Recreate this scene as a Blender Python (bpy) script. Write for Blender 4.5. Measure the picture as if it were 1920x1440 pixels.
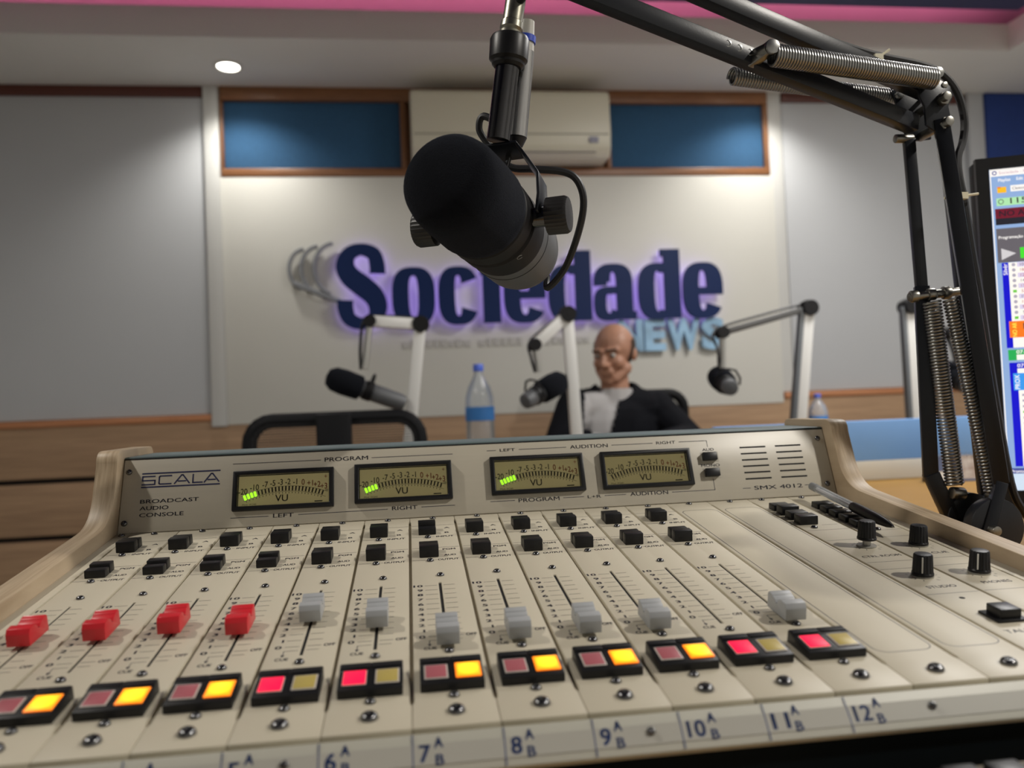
import bpy, bmesh, math, random
from mathutils import Matrix, Vector
random.seed(7)
R = math.radians
for o in list(bpy.data.objects):
    bpy.data.objects.remove(o, do_unlink=True)
scene = bpy.context.scene
COL = scene.collection

# ------------------------------------------------------------------ camera
cam_data = bpy.data.cameras.new('camera')
cam = bpy.data.objects.new('camera', cam_data)
COL.objects.link(cam)
scene.camera = cam
cam_data.sensor_width = 36.0
cam_data.lens = 1512.67 / 1920 * 36.0
cam_data.clip_start = 0.02
cam_data.clip_end = 30
_r = Vector((0.99146, -0.12443, -0.03912))     # camera right
_d = Vector((-0.03553, 0.03094, -0.99889))     # camera down
_f = Vector((0.12550, 0.99175, 0.02626))       # camera forward
cam.matrix_world = Matrix(((_r.x, -_d.x, -_f.x, -0.0156), (_r.y, -_d.y, -_f.y, -0.3662),
                           (_r.z, -_d.z, -_f.z, 0.9420), (0, 0, 0, 1)))
cam_data.dof.use_dof = True
cam_data.dof.focus_distance = 0.64
cam_data.dof.aperture_fstop = 28.36 / 4.5

# ------------------------------------------------------------------ world, exposure, room lights
w = bpy.data.worlds.new('room_world'); scene.world = w; w.use_nodes = True
w.node_tree.nodes['Background'].inputs[0].default_value = (0.55, 0.57, 0.62, 1)
w.node_tree.nodes['Background'].inputs[1].default_value = 0.04
scene.view_settings.view_transform = 'Standard'
scene.view_settings.look = 'None'
scene.view_settings.gamma = 1.0
scene.view_settings.use_curve_mapping = False
scene.view_settings.exposure = 0.12
# the room's ceiling lamps: position, watts, lamp radius, cone degrees (0: bare disc), colour
WARM = (1.0, 0.945, 0.86); NEUT = (1.0, 0.965, 0.90)
LAMPS = {
    'wall_left':  ((-0.704, 3.00, 2.371), 19, 0.035, 134, NEUT),
    'wall_right': ((1.62, 3.00, 2.371), 19, 0.035, 134, NEUT),
    'side_right': ((1.75, -0.55, 2.42), 42, 0.05, 0, WARM),
    'side_left':  ((-1.25, 0.40, 2.42), 18, 0.05, 0, WARM),
}
FILL_LAMP = ((1.75, 1.45, 2.405), 34, 0.6)  # added out-of-view fill that lifts the general light on the back wall

# ------------------------------------------------------------------ helpers
WM = {}

def mat(name, col, rough=0.5, metal=0.0, var=0.0, vscale=20, bump=0.0, bscale=300, emit=None, estr=1.0,
        spec=0.5, coat=0.0, stretch=None, col2=None, trans=0.0):
    m = bpy.data.materials.new(name); m.use_nodes = True
    nt = m.node_tree; b = nt.nodes['Principled BSDF']
    b.inputs['Base Color'].default_value = (*col, 1)
    b.inputs['Roughness'].default_value = rough
    b.inputs['Metallic'].default_value = metal
    b.inputs['Specular IOR Level'].default_value = spec
    b.inputs['Coat Weight'].default_value = coat
    b.inputs['Transmission Weight'].default_value = trans
    if emit:
        b.inputs['Emission Color'].default_value = (*emit, 1)
        b.inputs['Emission Strength'].default_value = estr
    if var or bump or col2:
        tc = nt.nodes.new('ShaderNodeTexCoord')
        mp = nt.nodes.new('ShaderNodeMapping')
        nt.links.new(tc.outputs['Object'], mp.inputs['Vector'])
        if stretch: mp.inputs['Scale'].default_value = stretch
        if var or col2:
            n = nt.nodes.new('ShaderNodeTexNoise'); n.inputs['Scale'].default_value = vscale
            n.inputs['Detail'].default_value = 5
            nt.links.new(mp.outputs[0], n.inputs['Vector'])
            r = nt.nodes.new('ShaderNodeValToRGB')
            r.color_ramp.elements[0].position = 0.32; r.color_ramp.elements[1].position = 0.68
            c2 = col2 or tuple(min(1, c * (1 + var)) for c in col)
            c1 = col if col2 else tuple(c * (1 - var) for c in col)
            r.color_ramp.elements[0].color = (*c1, 1); r.color_ramp.elements[1].color = (*c2, 1)
            nt.links.new(n.outputs['Fac'], r.inputs[0]); nt.links.new(r.outputs[0], b.inputs['Base Color'])
        if bump:
            n2 = nt.nodes.new('ShaderNodeTexNoise'); n2.inputs['Scale'].default_value = bscale
            n2.inputs['Detail'].default_value = 3
            nt.links.new(mp.outputs[0], n2.inputs['Vector'])
            bp = nt.nodes.new('ShaderNodeBump'); bp.inputs['Strength'].default_value = bump
            bp.inputs['Distance'].default_value = 0.001
            nt.links.new(n2.outputs['Fac'], bp.inputs['Height']); nt.links.new(bp.outputs[0], b.inputs['Normal'])
    return m

def pane_mat(name, tint=(1, 1, 1), refl=0.9, rough=0.02):
    m = bpy.data.materials.new(name); m.use_nodes = True
    nt = m.node_tree; nt.nodes.clear()
    o = nt.nodes.new('ShaderNodeOutputMaterial'); mx = nt.nodes.new('ShaderNodeMixShader')
    t = nt.nodes.new('ShaderNodeBsdfTransparent'); t.inputs[0].default_value = (*tint, 1)
    g = nt.nodes.new('ShaderNodeBsdfGlossy'); g.inputs['Roughness'].default_value = rough
    g.inputs[0].default_value = (refl, refl, refl, 1)
    f = nt.nodes.new('ShaderNodeFresnel'); f.inputs[0].default_value = 1.45
    nt.links.new(f.outputs[0], mx.inputs[0]); nt.links.new(t.outputs[0], mx.inputs[1])
    nt.links.new(g.outputs[0], mx.inputs[2]); nt.links.new(mx.outputs[0], o.inputs[0])
    return m

def clear_mat(name, tint, k):
    m = pane_mat(name, tint, 0.9, 0.05); nt = m.node_tree
    old = [n for n in nt.nodes if n.type == 'MIX_SHADER'][0]; out = [n for n in nt.nodes if n.type == 'OUTPUT_MATERIAL'][0]
    df = nt.nodes.new('ShaderNodeBsdfDiffuse'); df.inputs[0].default_value = (0.80, 0.83, 0.85, 1)
    m2 = nt.nodes.new('ShaderNodeMixShader'); m2.inputs[0].default_value = k
    nt.links.new(old.outputs[0], m2.inputs[1]); nt.links.new(df.outputs[0], m2.inputs[2]); nt.links.new(m2.outputs[0], out.inputs[0])
    return m

# --- lettering: every string is turned into outline faces once
TXT = {}
def load_texts(items):
    made = []
    for s, bold in items:
        c = bpy.data.curves.new('t', 'FONT'); c.body = s; c.size = 1.0; c.resolution_u = 3
        c.offset = bold if bold == 0.045 else 0.0
        o = bpy.data.objects.new('t', c); COL.objects.link(o); made.append((s, bold, o, c))
    dg = bpy.context.evaluated_depsgraph_get(); dg.update()
    for s, bold, o, c in made:
        e = o.evaluated_get(dg); me = e.to_mesh()
        TXT[(s, bold)] = ([tuple(v.co) for v in me.vertices], [tuple(p.vertices) for p in me.polygons])
        e.to_mesh_clear()
    for s, bold, o, c in made:
        bpy.data.objects.remove(o); bpy.data.curves.remove(c)

class MB:
    def __init__(s): s.v = []; s.f = []
    def add(s, vs, fs, M=None):
        k = len(s.v)
        for p in vs:
            p = Vector(p)
            s.v.append(tuple(M @ p) if M else tuple(p))
        s.f += [tuple(i + k for i in f) for f in fs]
        return s
    def box(s, x0, x1, y0, y1, z0, z1, M=None):
        return s.add([(x0,y0,z0),(x1,y0,z0),(x1,y1,z0),(x0,y1,z0),(x0,y0,z1),(x1,y0,z1),(x1,y1,z1),(x0,y1,z1)],
                     [(0,3,2,1),(4,5,6,7),(0,1,5,4),(1,2,6,5),(2,3,7,6),(3,0,4,7)], M)
    def prism(s, poly, h0, h1, ax='z', M=None):
        n = len(poly)
        def P(a, b, h): return {'z': (a, b, h), 'x': (h, a, b), 'y': (a, h, b)}[ax]
        vs = [P(a, b, h0) for a, b in poly] + [P(a, b, h1) for a, b in poly]
        fs = [tuple(range(n))[::-1], tuple(range(n, 2*n))] + [(i, (i+1) % n, n+(i+1) % n, n+i) for i in range(n)]
        return s.add(vs, fs, M)
    def cyl(s, p0, p1, r0, r1=None, n=16, M=None):
        return s.tube([p0, p1], r0, n, M, rads=[r0, r0 if r1 is None else r1])
    def tube(s, path, r, n=8, M=None, rads=None, closed=False, flat=None):
        path = [Vector(p) for p in path]; m = len(path)
        vs = []; fs = []; up = None
        for i, p in enumerate(path):
            if closed: t = path[(i+1) % m] - path[i-1]
            else: t = path[min(i+1, m-1)] - path[max(i-1, 0)]
            t.normalize()
            if up is None:
                up = Vector((0, 0, 1)) if abs(t.z) < 0.9 else Vector((1, 0, 0))
            a = t.cross(up)
            if a.length < 1e-6: a = t.orthogonal()
            a.normalize(); b = a.cross(t); b.normalize(); up = b
            rr = rads[i] if rads else r
            for j in range(n):
                an = 2*math.pi*j/n
                ca, sa = math.cos(an), math.sin(an)
                if flat: vs.append(p + a*ca*rr*flat[0] + b*sa*rr*flat[1])
                else: vs.append(p + a*ca*rr + b*sa*rr)
        for i in range(m if closed else m-1):
            k = (i+1) % m
            for j in range(n):
                fs.append((i*n+j, i*n+(j+1) % n, k*n+(j+1) % n, k*n+j))
        if not closed:
            fs.append(tuple(range(n))[::-1]); fs.append(tuple(range((m-1)*n, m*n)))
        return s.add(vs, fs, M)
    def lathe(s, prof, n=24, M=None, mod=None):
        vs = []; fs = []; m = len(prof)
        for i, (r, z) in enumerate(prof):
            for j in range(n):
                k = mod(j, n, z) if mod else 1
                an = 2*math.pi*j/n
                vs.append((r*k*math.cos(an), r*k*math.sin(an), z))
        for i in range(m-1):
            for j in range(n):
                fs.append((i*n+j, i*n+(j+1) % n, (i+1)*n+(j+1) % n, (i+1)*n+j))
        fs.append(tuple(range(n))[::-1]); fs.append(tuple(range((m-1)*n, m*n)))
        return s.add(vs, fs, M)
    def ball(s, c, r, n=16, m=10, M=None):
        c = Vector(c); r = (r, r, r) if isinstance(r, (int, float)) else r
        vs = [c + Vector((0, 0, r[2]))]; fs = []
        for i in range(1, m):
            t = math.pi*i/m
            for j in range(n):
                p = 2*math.pi*j/n
                vs.append(c + Vector((r[0]*math.sin(t)*math.cos(p), r[1]*math.sin(t)*math.sin(p), r[2]*math.cos(t))))
        vs.append(c - Vector((0, 0, r[2])))
        for j in range(n): fs.append((0, 1+j, 1+(j+1) % n))
        for i in range(m-2):
            for j in range(n):
                a = 1+i*n
                fs.append((a+j, a+n+j, a+n+(j+1) % n, a+(j+1) % n))
        a = 1+(m-2)*n
        for j in range(n): fs.append((a+j, len(vs)-1, a+(j+1) % n))
        return s.add(vs, fs, M)
    def capsule(s, p0, p1, r0, r1, n=12):
        p0 = Vector(p0); p1 = Vector(p1)
        s.ball(p0, r0, n, 8); s.ball(p1, r1, n, 8)
        return s.cyl(p0, p1, r0, r1, n)
    def text(s, t, x0, y0, h, x1=None, z=0.0, bold=0.0, M=None, th=0.0, align='l', wide=1.0):
        vs, fs = TXT[(t, bold)]
        if 0 < bold < 0.045:
            dx = bold*0.9; n0 = len(vs)
            vs = [(v[0]+a, v[1]+c, 0) for a, c in ((-dx, -dx*.6), (dx, -dx*.6), (-dx, dx*.6), (dx, dx*.6)) for v in vs]
            fs = [tuple(i+n0*q for i in f) for q in range(4) for f in fs]
        ch = max(v[1] for v in TXT[('H', bold)][0])
        k = h / ch
        mn = min(v[0] for v in vs); mxx = max(v[0] for v in vs)
        kx = (x1-x0)/(mxx-mn) if x1 is not None else k*wide
        off = x0
        if align == 'c': off = x0 - (mxx-mn)*kx/2
        elif align == 'r': off = x0 - (mxx-mn)*kx
        P = [((v[0]-mn)*kx+off, v[1]*k+y0, z+th) for v in vs]
        s.add(P, fs, M)
        if th:
            n = len(vs); bot = [(p[0], p[1], z) for p in P]
            cnt = {}
            for f in fs:
                for i in range(len(f)):
                    e = (f[i], f[(i+1) % len(f)]); cnt[e] = 1
            ring = [e for e in cnt if (e[1], e[0]) not in cnt]
            vs2 = P + bot
            s.add(vs2, [(b, a, a+n, b+n) for a, b in ring] + [tuple(i+n for i in f[::-1]) for f in fs], M)
        return s
    def line(s, x0, y0, x1, y1, wd, z=0.0, M=None):
        d = Vector((x1-x0, y1-y0, 0)); L = d.length; d /= L
        nx, ny = -d.y*wd/2, d.x*wd/2
        return s.add([(x0+nx, y0+ny, z), (x0-nx, y0-ny, z), (x1-nx, y1-ny, z), (x1+nx, y1+ny, z)], [(0, 1, 2, 3)], M)
    def mesh(s, name, m, scale=1.0, bevel=0.0, seg=2, smooth=35):
        me = bpy.data.meshes.new(name)
        me.from_pydata([(a*scale, b*scale, c*scale) for a, b, c in s.v], [], s.f)
        me.update()
        bm = bmesh.new(); bm.from_mesh(me)
        bmesh.ops.recalc_face_normals(bm, faces=bm.faces)
        if bevel:
            es = [e for e in bm.edges if len(e.link_faces) == 2 and e.calc_face_angle(0) > 0.5]
            bmesh.ops.bevel(bm, geom=es, offset=bevel, segments=seg, affect='EDGES', profile=0.5, clamp_overlap=True)
        bm.to_mesh(me); bm.free()
        me.materials.append(m)
        if smooth:
            me.shade_smooth(); me.set_sharp_from_angle(angle=R(smooth))
        return me

I4 = Matrix.Identity(4)
def obj(name, me, parent=None, mw=None):
    mw = mw.copy() if mw is not None else I4.copy()
    o = bpy.data.objects.new(name, me); COL.objects.link(o)
    if parent is not None:
        o.parent = parent
        o.matrix_basis = WM[parent].inverted() @ mw
    else:
        o.matrix_basis = mw
    WM[o] = mw
    return o

def tag(o, label, cat, group=None):
    o['label'] = label; o['category'] = cat
    if group: o['group'] = group
    return o
def thing(name, loc, label, cat, group=None, rz=0.0, mw=None):
    o = bpy.data.objects.new(name, None); COL.objects.link(o)
    o.empty_display_size = 0.05
    o.matrix_basis = mw if mw is not None else Matrix.Translation(loc) @ Matrix.Rotation(rz, 4, 'Z')
    WM[o] = o.matrix_basis.copy()
    return tag(o, label, cat, group)
def struct(o): o['kind'] = 'structure'; return o
def frame(o, x, y, z):
    """matrix from an origin and three axes"""
    x, y, z = Vector(x), Vector(y), Vector(z)
    return Matrix(((x.x, y.x, z.x, o[0]), (x.y, y.y, z.y, o[1]), (x.z, y.z, z.z, o[2]), (0, 0, 0, 1)))
def along(p0, p1, roll=0.0, up=(0, 0, 1)):
    """frame at p0 with z towards p1"""
    p0, p1 = Vector(p0), Vector(p1); z = (p1-p0).normalized()
    u = Vector(up)
    if abs(z.dot(u)) > 0.95: u = Vector((0, -1, 0))
    x = u.cross(z).normalized(); y = z.cross(x)
    return frame(p0, x, y, z) @ Matrix.Rotation(roll, 4, 'Z')
def copy_tree(o, parent=None, mw=None):
    c = o.copy(); COL.objects.link(c); c.parent = parent
    if parent is None: c.matrix_basis = mw; WM[c] = mw.copy()
    else: WM[c] = WM[parent] @ c.matrix_basis
    for ch in list(o.children): copy_tree(ch, c)
    return c
def lamp(name, parent, loc, watts, radius, cone, colr, aim=(0, 0, -1)):
    if cone:
        l = bpy.data.lights.new(name, 'SPOT'); l.spot_size = R(cone); l.spot_blend = 0.8; l.shadow_soft_size = radius
    else:
        l = bpy.data.lights.new(name, 'AREA'); l.shape = 'DISK'; l.size = radius*2
    l.energy = watts; l.color = colr
    q = Vector(aim).to_track_quat('-Z', 'Y').to_matrix().to_4x4()
    return obj(name, l, parent, Matrix.Translation(loc) @ q)

B1, B2, B3 = 0.012, 0.03, 0.042
load_texts([('H', b) for b in (0.0, B1, B2, B3, 0.045)] +
           [(t, B1) for t in ('BROADCAST', 'AUDIO', 'CONSOLE', 'PROGRAM', 'LEFT', 'RIGHT', 'AUDITION', 'L+R', 'AUD', 'MONO',
                              'SMX 4012', 'SCALA', 'INPUT', 'OUTPUT', 'A', 'B', 'PGM', 'OFF', 'CUE', 'CTRL ROOM', 'STUDIO',
                              'PHONES', 'TALK', 'VU', 'Playlist', 'Edit', 'NO AR', 'Silvér', 'PROX', 'Pronto', 'Programação', '07-0', '115')] +
           [(str(i), B1) for i in range(13)] + [(str(i), b) for i in range(0, 13) for b in (B2, B3)] + [(t, B2) for t in ('OFF', 'CUE', 'INPUT', 'OUTPUT', 'PGM', 'AUD')] + [(t, b) for t in 'AB' for b in (B2, B3)] +
           [(t, B1) for t in ('-20', '-10', '-7', '-5', '-3', '-2', '-1', '+1', '+2', '+3')] + [(t, 0.0) for t in ('-20', '-10', '-7', '-5', '-3', '-2', '-1', '0', '+1', '+2', '+3', 'dB', 'Mod. W240', '+',
                               'Sociedade - P', 'Cleiton', '10', '18', '12', '14', '13', '52', '15', '16', '9', '54')] +
           [(t, 0.045) for t in ('S', 'o', 'c', 'i', 'e', 'd', 'a', 'N', 'E', 'W')])

# ------------------------------------------------------------------ materials
M_ = {}
M_['wall'] = mat('wall_paint', (0.60, 0.60, 0.58), 0.75, var=0.02, vscale=3, bump=0.05, bscale=80)
M_['greypanel'] = mat('grey_wall_panel', (0.51, 0.525, 0.545), 0.6, var=0.02, vscale=2)
M_['board'] = mat('white_board_paint', (0.66, 0.65, 0.60), 0.6, var=0.015, vscale=3)
M_['ceil'] = mat('ceiling_plaster', (0.80, 0.79, 0.76), 0.8, var=0.015, vscale=2)
M_['navyceil'] = mat('navy_ceiling_paint', (0.035, 0.035, 0.11), 0.7)
M_['blue'] = mat('blue_acoustic_fabric', (0.032, 0.108, 0.225), 0.9, var=0.06, vscale=60, bump=0.2, bscale=900)
M_['navy'] = mat('navy_acoustic_fabric', (0.02, 0.05, 0.22), 0.9, var=0.06, vscale=60)
M_['frame'] = mat('brown_frame_wood', (0.20, 0.085, 0.035), 0.4, vscale=14, col2=(0.27, 0.12, 0.05), stretch=(1, 12, 12))
M_['trim'] = mat('dark_red_trim', (0.11, 0.03, 0.02), 0.4)
M_['plank'] = mat('wall_plank_wood', (0.33, 0.205, 0.12), 0.55, vscale=7, col2=(0.45, 0.29, 0.17), stretch=(0.6, 12, 14))
M_['gap'] = mat('plank_gap', (0.02, 0.016, 0.014), 0.9)
M_['orange'] = mat('orange_wood_trim', (0.42, 0.17, 0.07), 0.5, vscale=8, col2=(0.5, 0.22, 0.1), stretch=(0.6, 12, 12))
M_['floor'] = mat('floor_vinyl', (0.34, 0.33, 0.31), 0.45, var=0.08, vscale=6)
M_['cream'] = mat('cream_enamel', (0.545, 0.495, 0.385), 0.47, var=0.02, vscale=14, bump=0.03, bscale=900)
M_['strip'] = mat('label_strip_plastic', (0.50, 0.49, 0.42), 0.45)
M_['ink'] = mat('dark_print', (0.018, 0.018, 0.038), 0.5)
M_['navyink'] = mat('navy_print', (0.02, 0.055, 0.20), 0.5)
M_['logoink'] = mat('logo_print', (0.015, 0.02, 0.09), 0.5)
M_['black'] = mat('black_plastic', (0.008, 0.008, 0.009), 0.40, spec=0.35)
M_['blackm'] = mat('black_matte', (0.007, 0.007, 0.0085), 0.55, spec=0.3)
M_['void'] = mat('slot_dark', (0.004, 0.004, 0.005), 0.8)
M_['red'] = mat('red_plastic', (0.62, 0.02, 0.03), 0.35)
M_['grey'] = mat('grey_plastic', (0.36, 0.37, 0.38), 0.4)
M_['screw'] = mat('black_screw_steel', (0.17, 0.17, 0.175), 0.25, metal=1.0)
M_['steel'] = mat('spring_steel', (0.33, 0.33, 0.32), 0.3, metal=1.0)
M_['steeld'] = mat('dull_steel', (0.30, 0.29, 0.26), 0.35, metal=1.0, var=0.1, vscale=200)
M_['cover'] = mat('grey_green_cover', (0.115, 0.16, 0.165), 0.45)
M_['skirt'] = mat('dark_skirt', (0.003, 0.007, 0.010), 0.6, spec=0.1)
M_['oak'] = mat('oak_veneer', (0.34, 0.25, 0.155), 0.5, vscale=12, col2=(0.52, 0.41, 0.28), stretch=(30, 0.8, 3.0), bump=0.05, bscale=200)
M_['amber'] = mat('amber_desk_wood', (0.31, 0.155, 0.012), 0.55, vscale=8, col2=(0.36, 0.185, 0.018), stretch=(0.7, 9, 9))
M_['glass'] = pane_mat('clear_pane', (0.97, 0.97, 0.95))
M_['dial'] = mat('meter_dial', (0.56, 0.49, 0.27), 0.6, emit=(0.58, 0.48, 0.22), estr=0.18)
M_['dialink'] = mat('meter_print', (0.03, 0.028, 0.02), 0.6)
M_['dialred'] = mat('meter_red_print', (0.45, 0.10, 0.04), 0.6)
M_['led'] = mat('green_led', (0.2, 0.7, 0.02), 0.4, emit=(0.33, 1.0, 0.02), estr=1.5)
M_['pinkoff'] = mat('pink_lens_unlit', (0.40, 0.11, 0.13), 0.4)
M_['pinkon'] = mat('red_lens_lit', (0.35, 0.004, 0.03), 0.45, emit=(1.0, 0.004, 0.055), estr=0.95)
M_['yeloff'] = mat('yellow_lens_unlit', (0.46, 0.36, 0.10), 0.4)
M_['lensrim'] = mat('lens_rim', (0.55, 0.50, 0.45), 0.4)
M_['orrim'] = mat('lit_lens_rim', (0.9, 0.3, 0.02), 0.4, emit=(1.0, 0.20, 0.008), estr=0.9)
def lens_on():
    m = mat('amber_lens_lit', (0.9, 0.5, 0.02), 0.4)
    nt = m.node_tree; b = nt.nodes['Principled BSDF']
    tc = nt.nodes.new('ShaderNodeTexCoord'); g = nt.nodes.new('ShaderNodeTexGradient'); g.gradient_type = 'SPHERICAL'
    mp = nt.nodes.new('ShaderNodeMapping'); mp.inputs['Scale'].default_value = (150, 140, 1)
    mp.inputs['Location'].default_value = (0, 0, 0)
    r = nt.nodes.new('ShaderNodeValToRGB')
    r.color_ramp.elements[0].color = (1.0, 0.27, 0.004, 1); r.color_ramp.elements[1].color = (1.0, 0.72, 0.02, 1)
    r.color_ramp.elements[1].position = 0.6
    nt.links.new(tc.outputs['Object'], mp.inputs[0]); nt.links.new(mp.outputs[0], g.inputs[0])
    nt.links.new(g.outputs['Fac'], r.inputs[0]); nt.links.new(r.outputs[0], b.inputs['Emission Color'])
    b.inputs['Emission Strength'].default_value = 1.15
    return m
M_['ambon'] = lens_on()
M_['foam'] = mat('windscreen_foam', (0.0085, 0.0095, 0.0125), 0.95, bump=0.9, bscale=1400, spec=0.08)
_fb = M_['foam'].node_tree.nodes['Principled BSDF']; _fb.inputs['Sheen Weight'].default_value = 0.04; _fb.inputs['Sheen Tint'].default_value = (0.6, 0.7, 1.0, 1)
M_['micgrey'] = mat('microphone_grey_enamel', (0.105, 0.11, 0.118), 0.45, bump=0.05, bscale=1500)
M_['chrome'] = mat('dark_chrome', (0.10, 0.10, 0.105), 0.16, metal=1.0)
M_['rubber'] = mat('black_rubber', (0.01, 0.01, 0.012), 0.5)
M_['armblk'] = mat('arm_black_enamel', (0.012, 0.014, 0.019), 0.34, bump=0.04, bscale=700, spec=0.35)
M_['tie'] = mat('cream_nylon', (0.75, 0.70, 0.52), 0.4)
M_['whitearm'] = mat('white_arm_enamel', (0.74, 0.74, 0.72), 0.35)
M_['lampon'] = mat('lamp_disc_lit', (1, 1, 1), 0.4, emit=(1.0, 0.96, 0.88), estr=14)
M_['whitepl'] = mat('white_plastic', (0.72, 0.72, 0.68), 0.4)

# ------------------------------------------------------------------ room shell
XL, XR, YB, YF = -2.6, 3.4, 3.25, -2.2
ZS, ZC = 2.371, 2.66
floor = struct(obj('floor', MB().box(XL-.1, XR+.1, YF-.1, YB+.1, -0.1, 0).mesh('floor', M_['floor'])))
wb = struct(obj('wall_back', MB().box(XL-.1, XR+.1, YB, YB+.1, 0, 2.9).mesh('wall', M_['gap'])))
struct(obj('wall_left', MB().box(XL-.1, XL, YF, YB, 0, 2.9).mesh('wall', M_['wall'])))
struct(obj('wall_right', MB().box(XR, XR+.1, YF, YB, 0, 2.9).mesh('wall', M_['wall'])))
struct(obj('wall_front', MB().box(XL-.1, XR+.1, YF-.1, YF, 0, 2.9).mesh('wall', M_['wall'])))
ceil = struct(obj('ceiling', MB().box(XL-.1, XR+.1, YF-.1, YB+.1, ZC, ZC+.1).mesh('ceiling', M_['ceil'])))
obj('dropped_panel', MB().box(XL+.25, 2.42, YF, 2.50, 2.42, ZC).mesh('dropped_panel', M_['navyceil'], bevel=0.004), ceil)
obj('soffit', MB().box(XL, XR, 2.745, YB, ZS, ZS+0.02).mesh('soffit', M_['ceil']), ceil)
obj('fascia', MB().box(XL, 2.59, 2.745, 2.765, ZS+.02, 2.487).mesh('fascia', M_['ceil']), ceil)
obj('soffit', MB().box(2.57, XR, YF, 2.745, ZS, ZS+0.02).mesh('soffit', M_['ceil']), ceil)
obj('fascia', MB().box(2.57, 2.59, YF, 2.745, ZS+.02, 2.487).mesh('fascia', M_['ceil']), ceil)

def wpart(name, x0, x1, z0, z1, y, m, bev=0.003):
    return obj(name, MB().box(x0, x1, y, YB, z0, z1).mesh(name, m, bevel=bev), wb)
# grey panels and pillars
wpart('grey_panel', XL, -0.862, 0.955, 2.325, 3.225, M_['greypanel'])
wpart('top_trim', XL, -0.862, 2.325, ZS, 3.215, M_['trim'])
wpart('pillar', -0.858, -0.795, 0.90, ZS, 3.205, M_['wall'])
wpart('pillar', 1.705, 1.772, 0.955, ZS, 3.225, M_['wall'])
wpart('grey_panel', 1.776, 2.715, 0.955, 2.325, 3.228, M_['greypanel'])
wpart('top_trim', 1.776, 2.715, 2.325, ZS, 3.22, M_['trim'])
wpart('pillar', 2.72, 2.80, 0.955, ZS, 3.20, M_['greypanel'])
wpart('blue_panel', 2.805, XR, 0.955, ZS, 3.19, M_['navy'], 0.01)
# framed band with blue panels and the niche of the air conditioner
for z0, z1 in ((1.976, 2.012), (2.312, ZS)):
    wpart('frame_rail', -0.79, 1.70, z0, z1, 3.212, M_['frame'])
for x0, x1 in ((-0.79, -0.778), (-0.018, 0.008), (0.918, 0.938), (1.678, 1.70)):
    obj('frame_post', MB().box(x0, x1, 3.214, YB, 2.012, 2.312).mesh('frame_post', M_['frame'], bevel=0.002), wb)
wpart('blue_panel', -0.778, -0.018, 2.012, 2.312, 3.235, M_['blue'])
wpart('blue_panel', 0.938, 1.678, 2.012, 2.312, 3.235, M_['blue'])
wpart('niche_panel', 0.008, 0.918, 2.012, 2.312, 3.245, M_['frame'])
# white centre board
obj('white_board', MB().box(-0.795, 1.715, 3.215, YB, 0.905, 1.974).mesh('white_board', M_['board'], bevel=0.003), wb)
# plank wainscot
for z0, z1 in ((0.0, 0.215), (0.237, 0.452), (0.474, 0.689), (0.711, 0.925)):
    wpart('plank', XL, XR, z0, z1, 3.222, M_['plank'], 0.004)
wpart('cap_rail', XL, -0.80, 0.925, 0.953, 3.212, M_['orange'], 0.004)
wpart('cap_rail', 1.72, XR, 0.925, 0.953, 3.212, M_['orange'], 0.004)

# ------------------------------------------------------------------ ceiling lamps
def downlight(key, label):
    loc, wt, rad, cone, c = LAMPS[key]
    t = thing('downlight', loc, label, 'ceiling lamp', 'round downlights in the ceiling')
    T = Matrix.Translation(loc)
    obj('trim_ring', MB().lathe([(0.042, -0.002), (0.044, -0.008), (0.058, -0.006), (0.060, 0.0)], 32).mesh('trim_ring', M_['whitepl']), t, T)
    obj('lens', MB().lathe([(0.041, 0.0), (0.041, -0.004), (0.02, -0.006)], 28).mesh('lens', M_['lampon']), t, T)
    lamp('bulb', t, (loc[0], loc[1], loc[2]-0.016), wt, rad, cone, c, (0, 0, -1))
downlight('wall_left', 'small round recessed downlight glowing white in the ceiling strip above the left blue panel')
downlight('wall_right', 'small round downlight in the ceiling strip above the right blue panel, behind the boom arm')
downlight('side_right', 'round downlight in the dark ceiling above the right side of the desk')
downlight('side_left', 'round downlight in the dark ceiling above the left side of the desk')
pl, pw_, ps = FILL_LAMP  # soft square fill lamp, added to brighten the room from above
t = thing('added_fill_lamp', pl, 'added square fill lamp in the dark ceiling, out of view', 'ceiling lamp')
obj('housing', MB().box(-ps/2-.02, ps/2+.02, -ps/2-.02, ps/2+.02, -0.004, 0.02).mesh('housing', M_['whitepl'], bevel=0.003), t, Matrix.Translation(pl))
al = bpy.data.lights.new('fill_light', 'AREA'); al.shape = 'SQUARE'; al.size = ps; al.energy = pw_; al.color = (1.0, 0.975, 0.94)
obj('fill_light', al, t, Matrix.Translation((pl[0], pl[1], pl[2]-0.008)))
# pink strip lying in the cove behind the fascia
M_['pinkled'] = mat('pink_led_strip', (1, 0.3, 0.6), 0.5, emit=(1.0, 0.22, 0.48), estr=8)
t = thing('led_strip', (0.0, 2.80, ZS+.02), 'pink glowing light strip hidden in the ceiling cove', 'light strip')
for i in range(12):
    x0 = XL + 0.1 + i*0.43
    obj('led_segment', MB().box(x0, x0+0.40, 2.83, 2.85, ZS+.02, ZS+.03).mesh('led_segment', M_['pinkled']), t)

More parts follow.
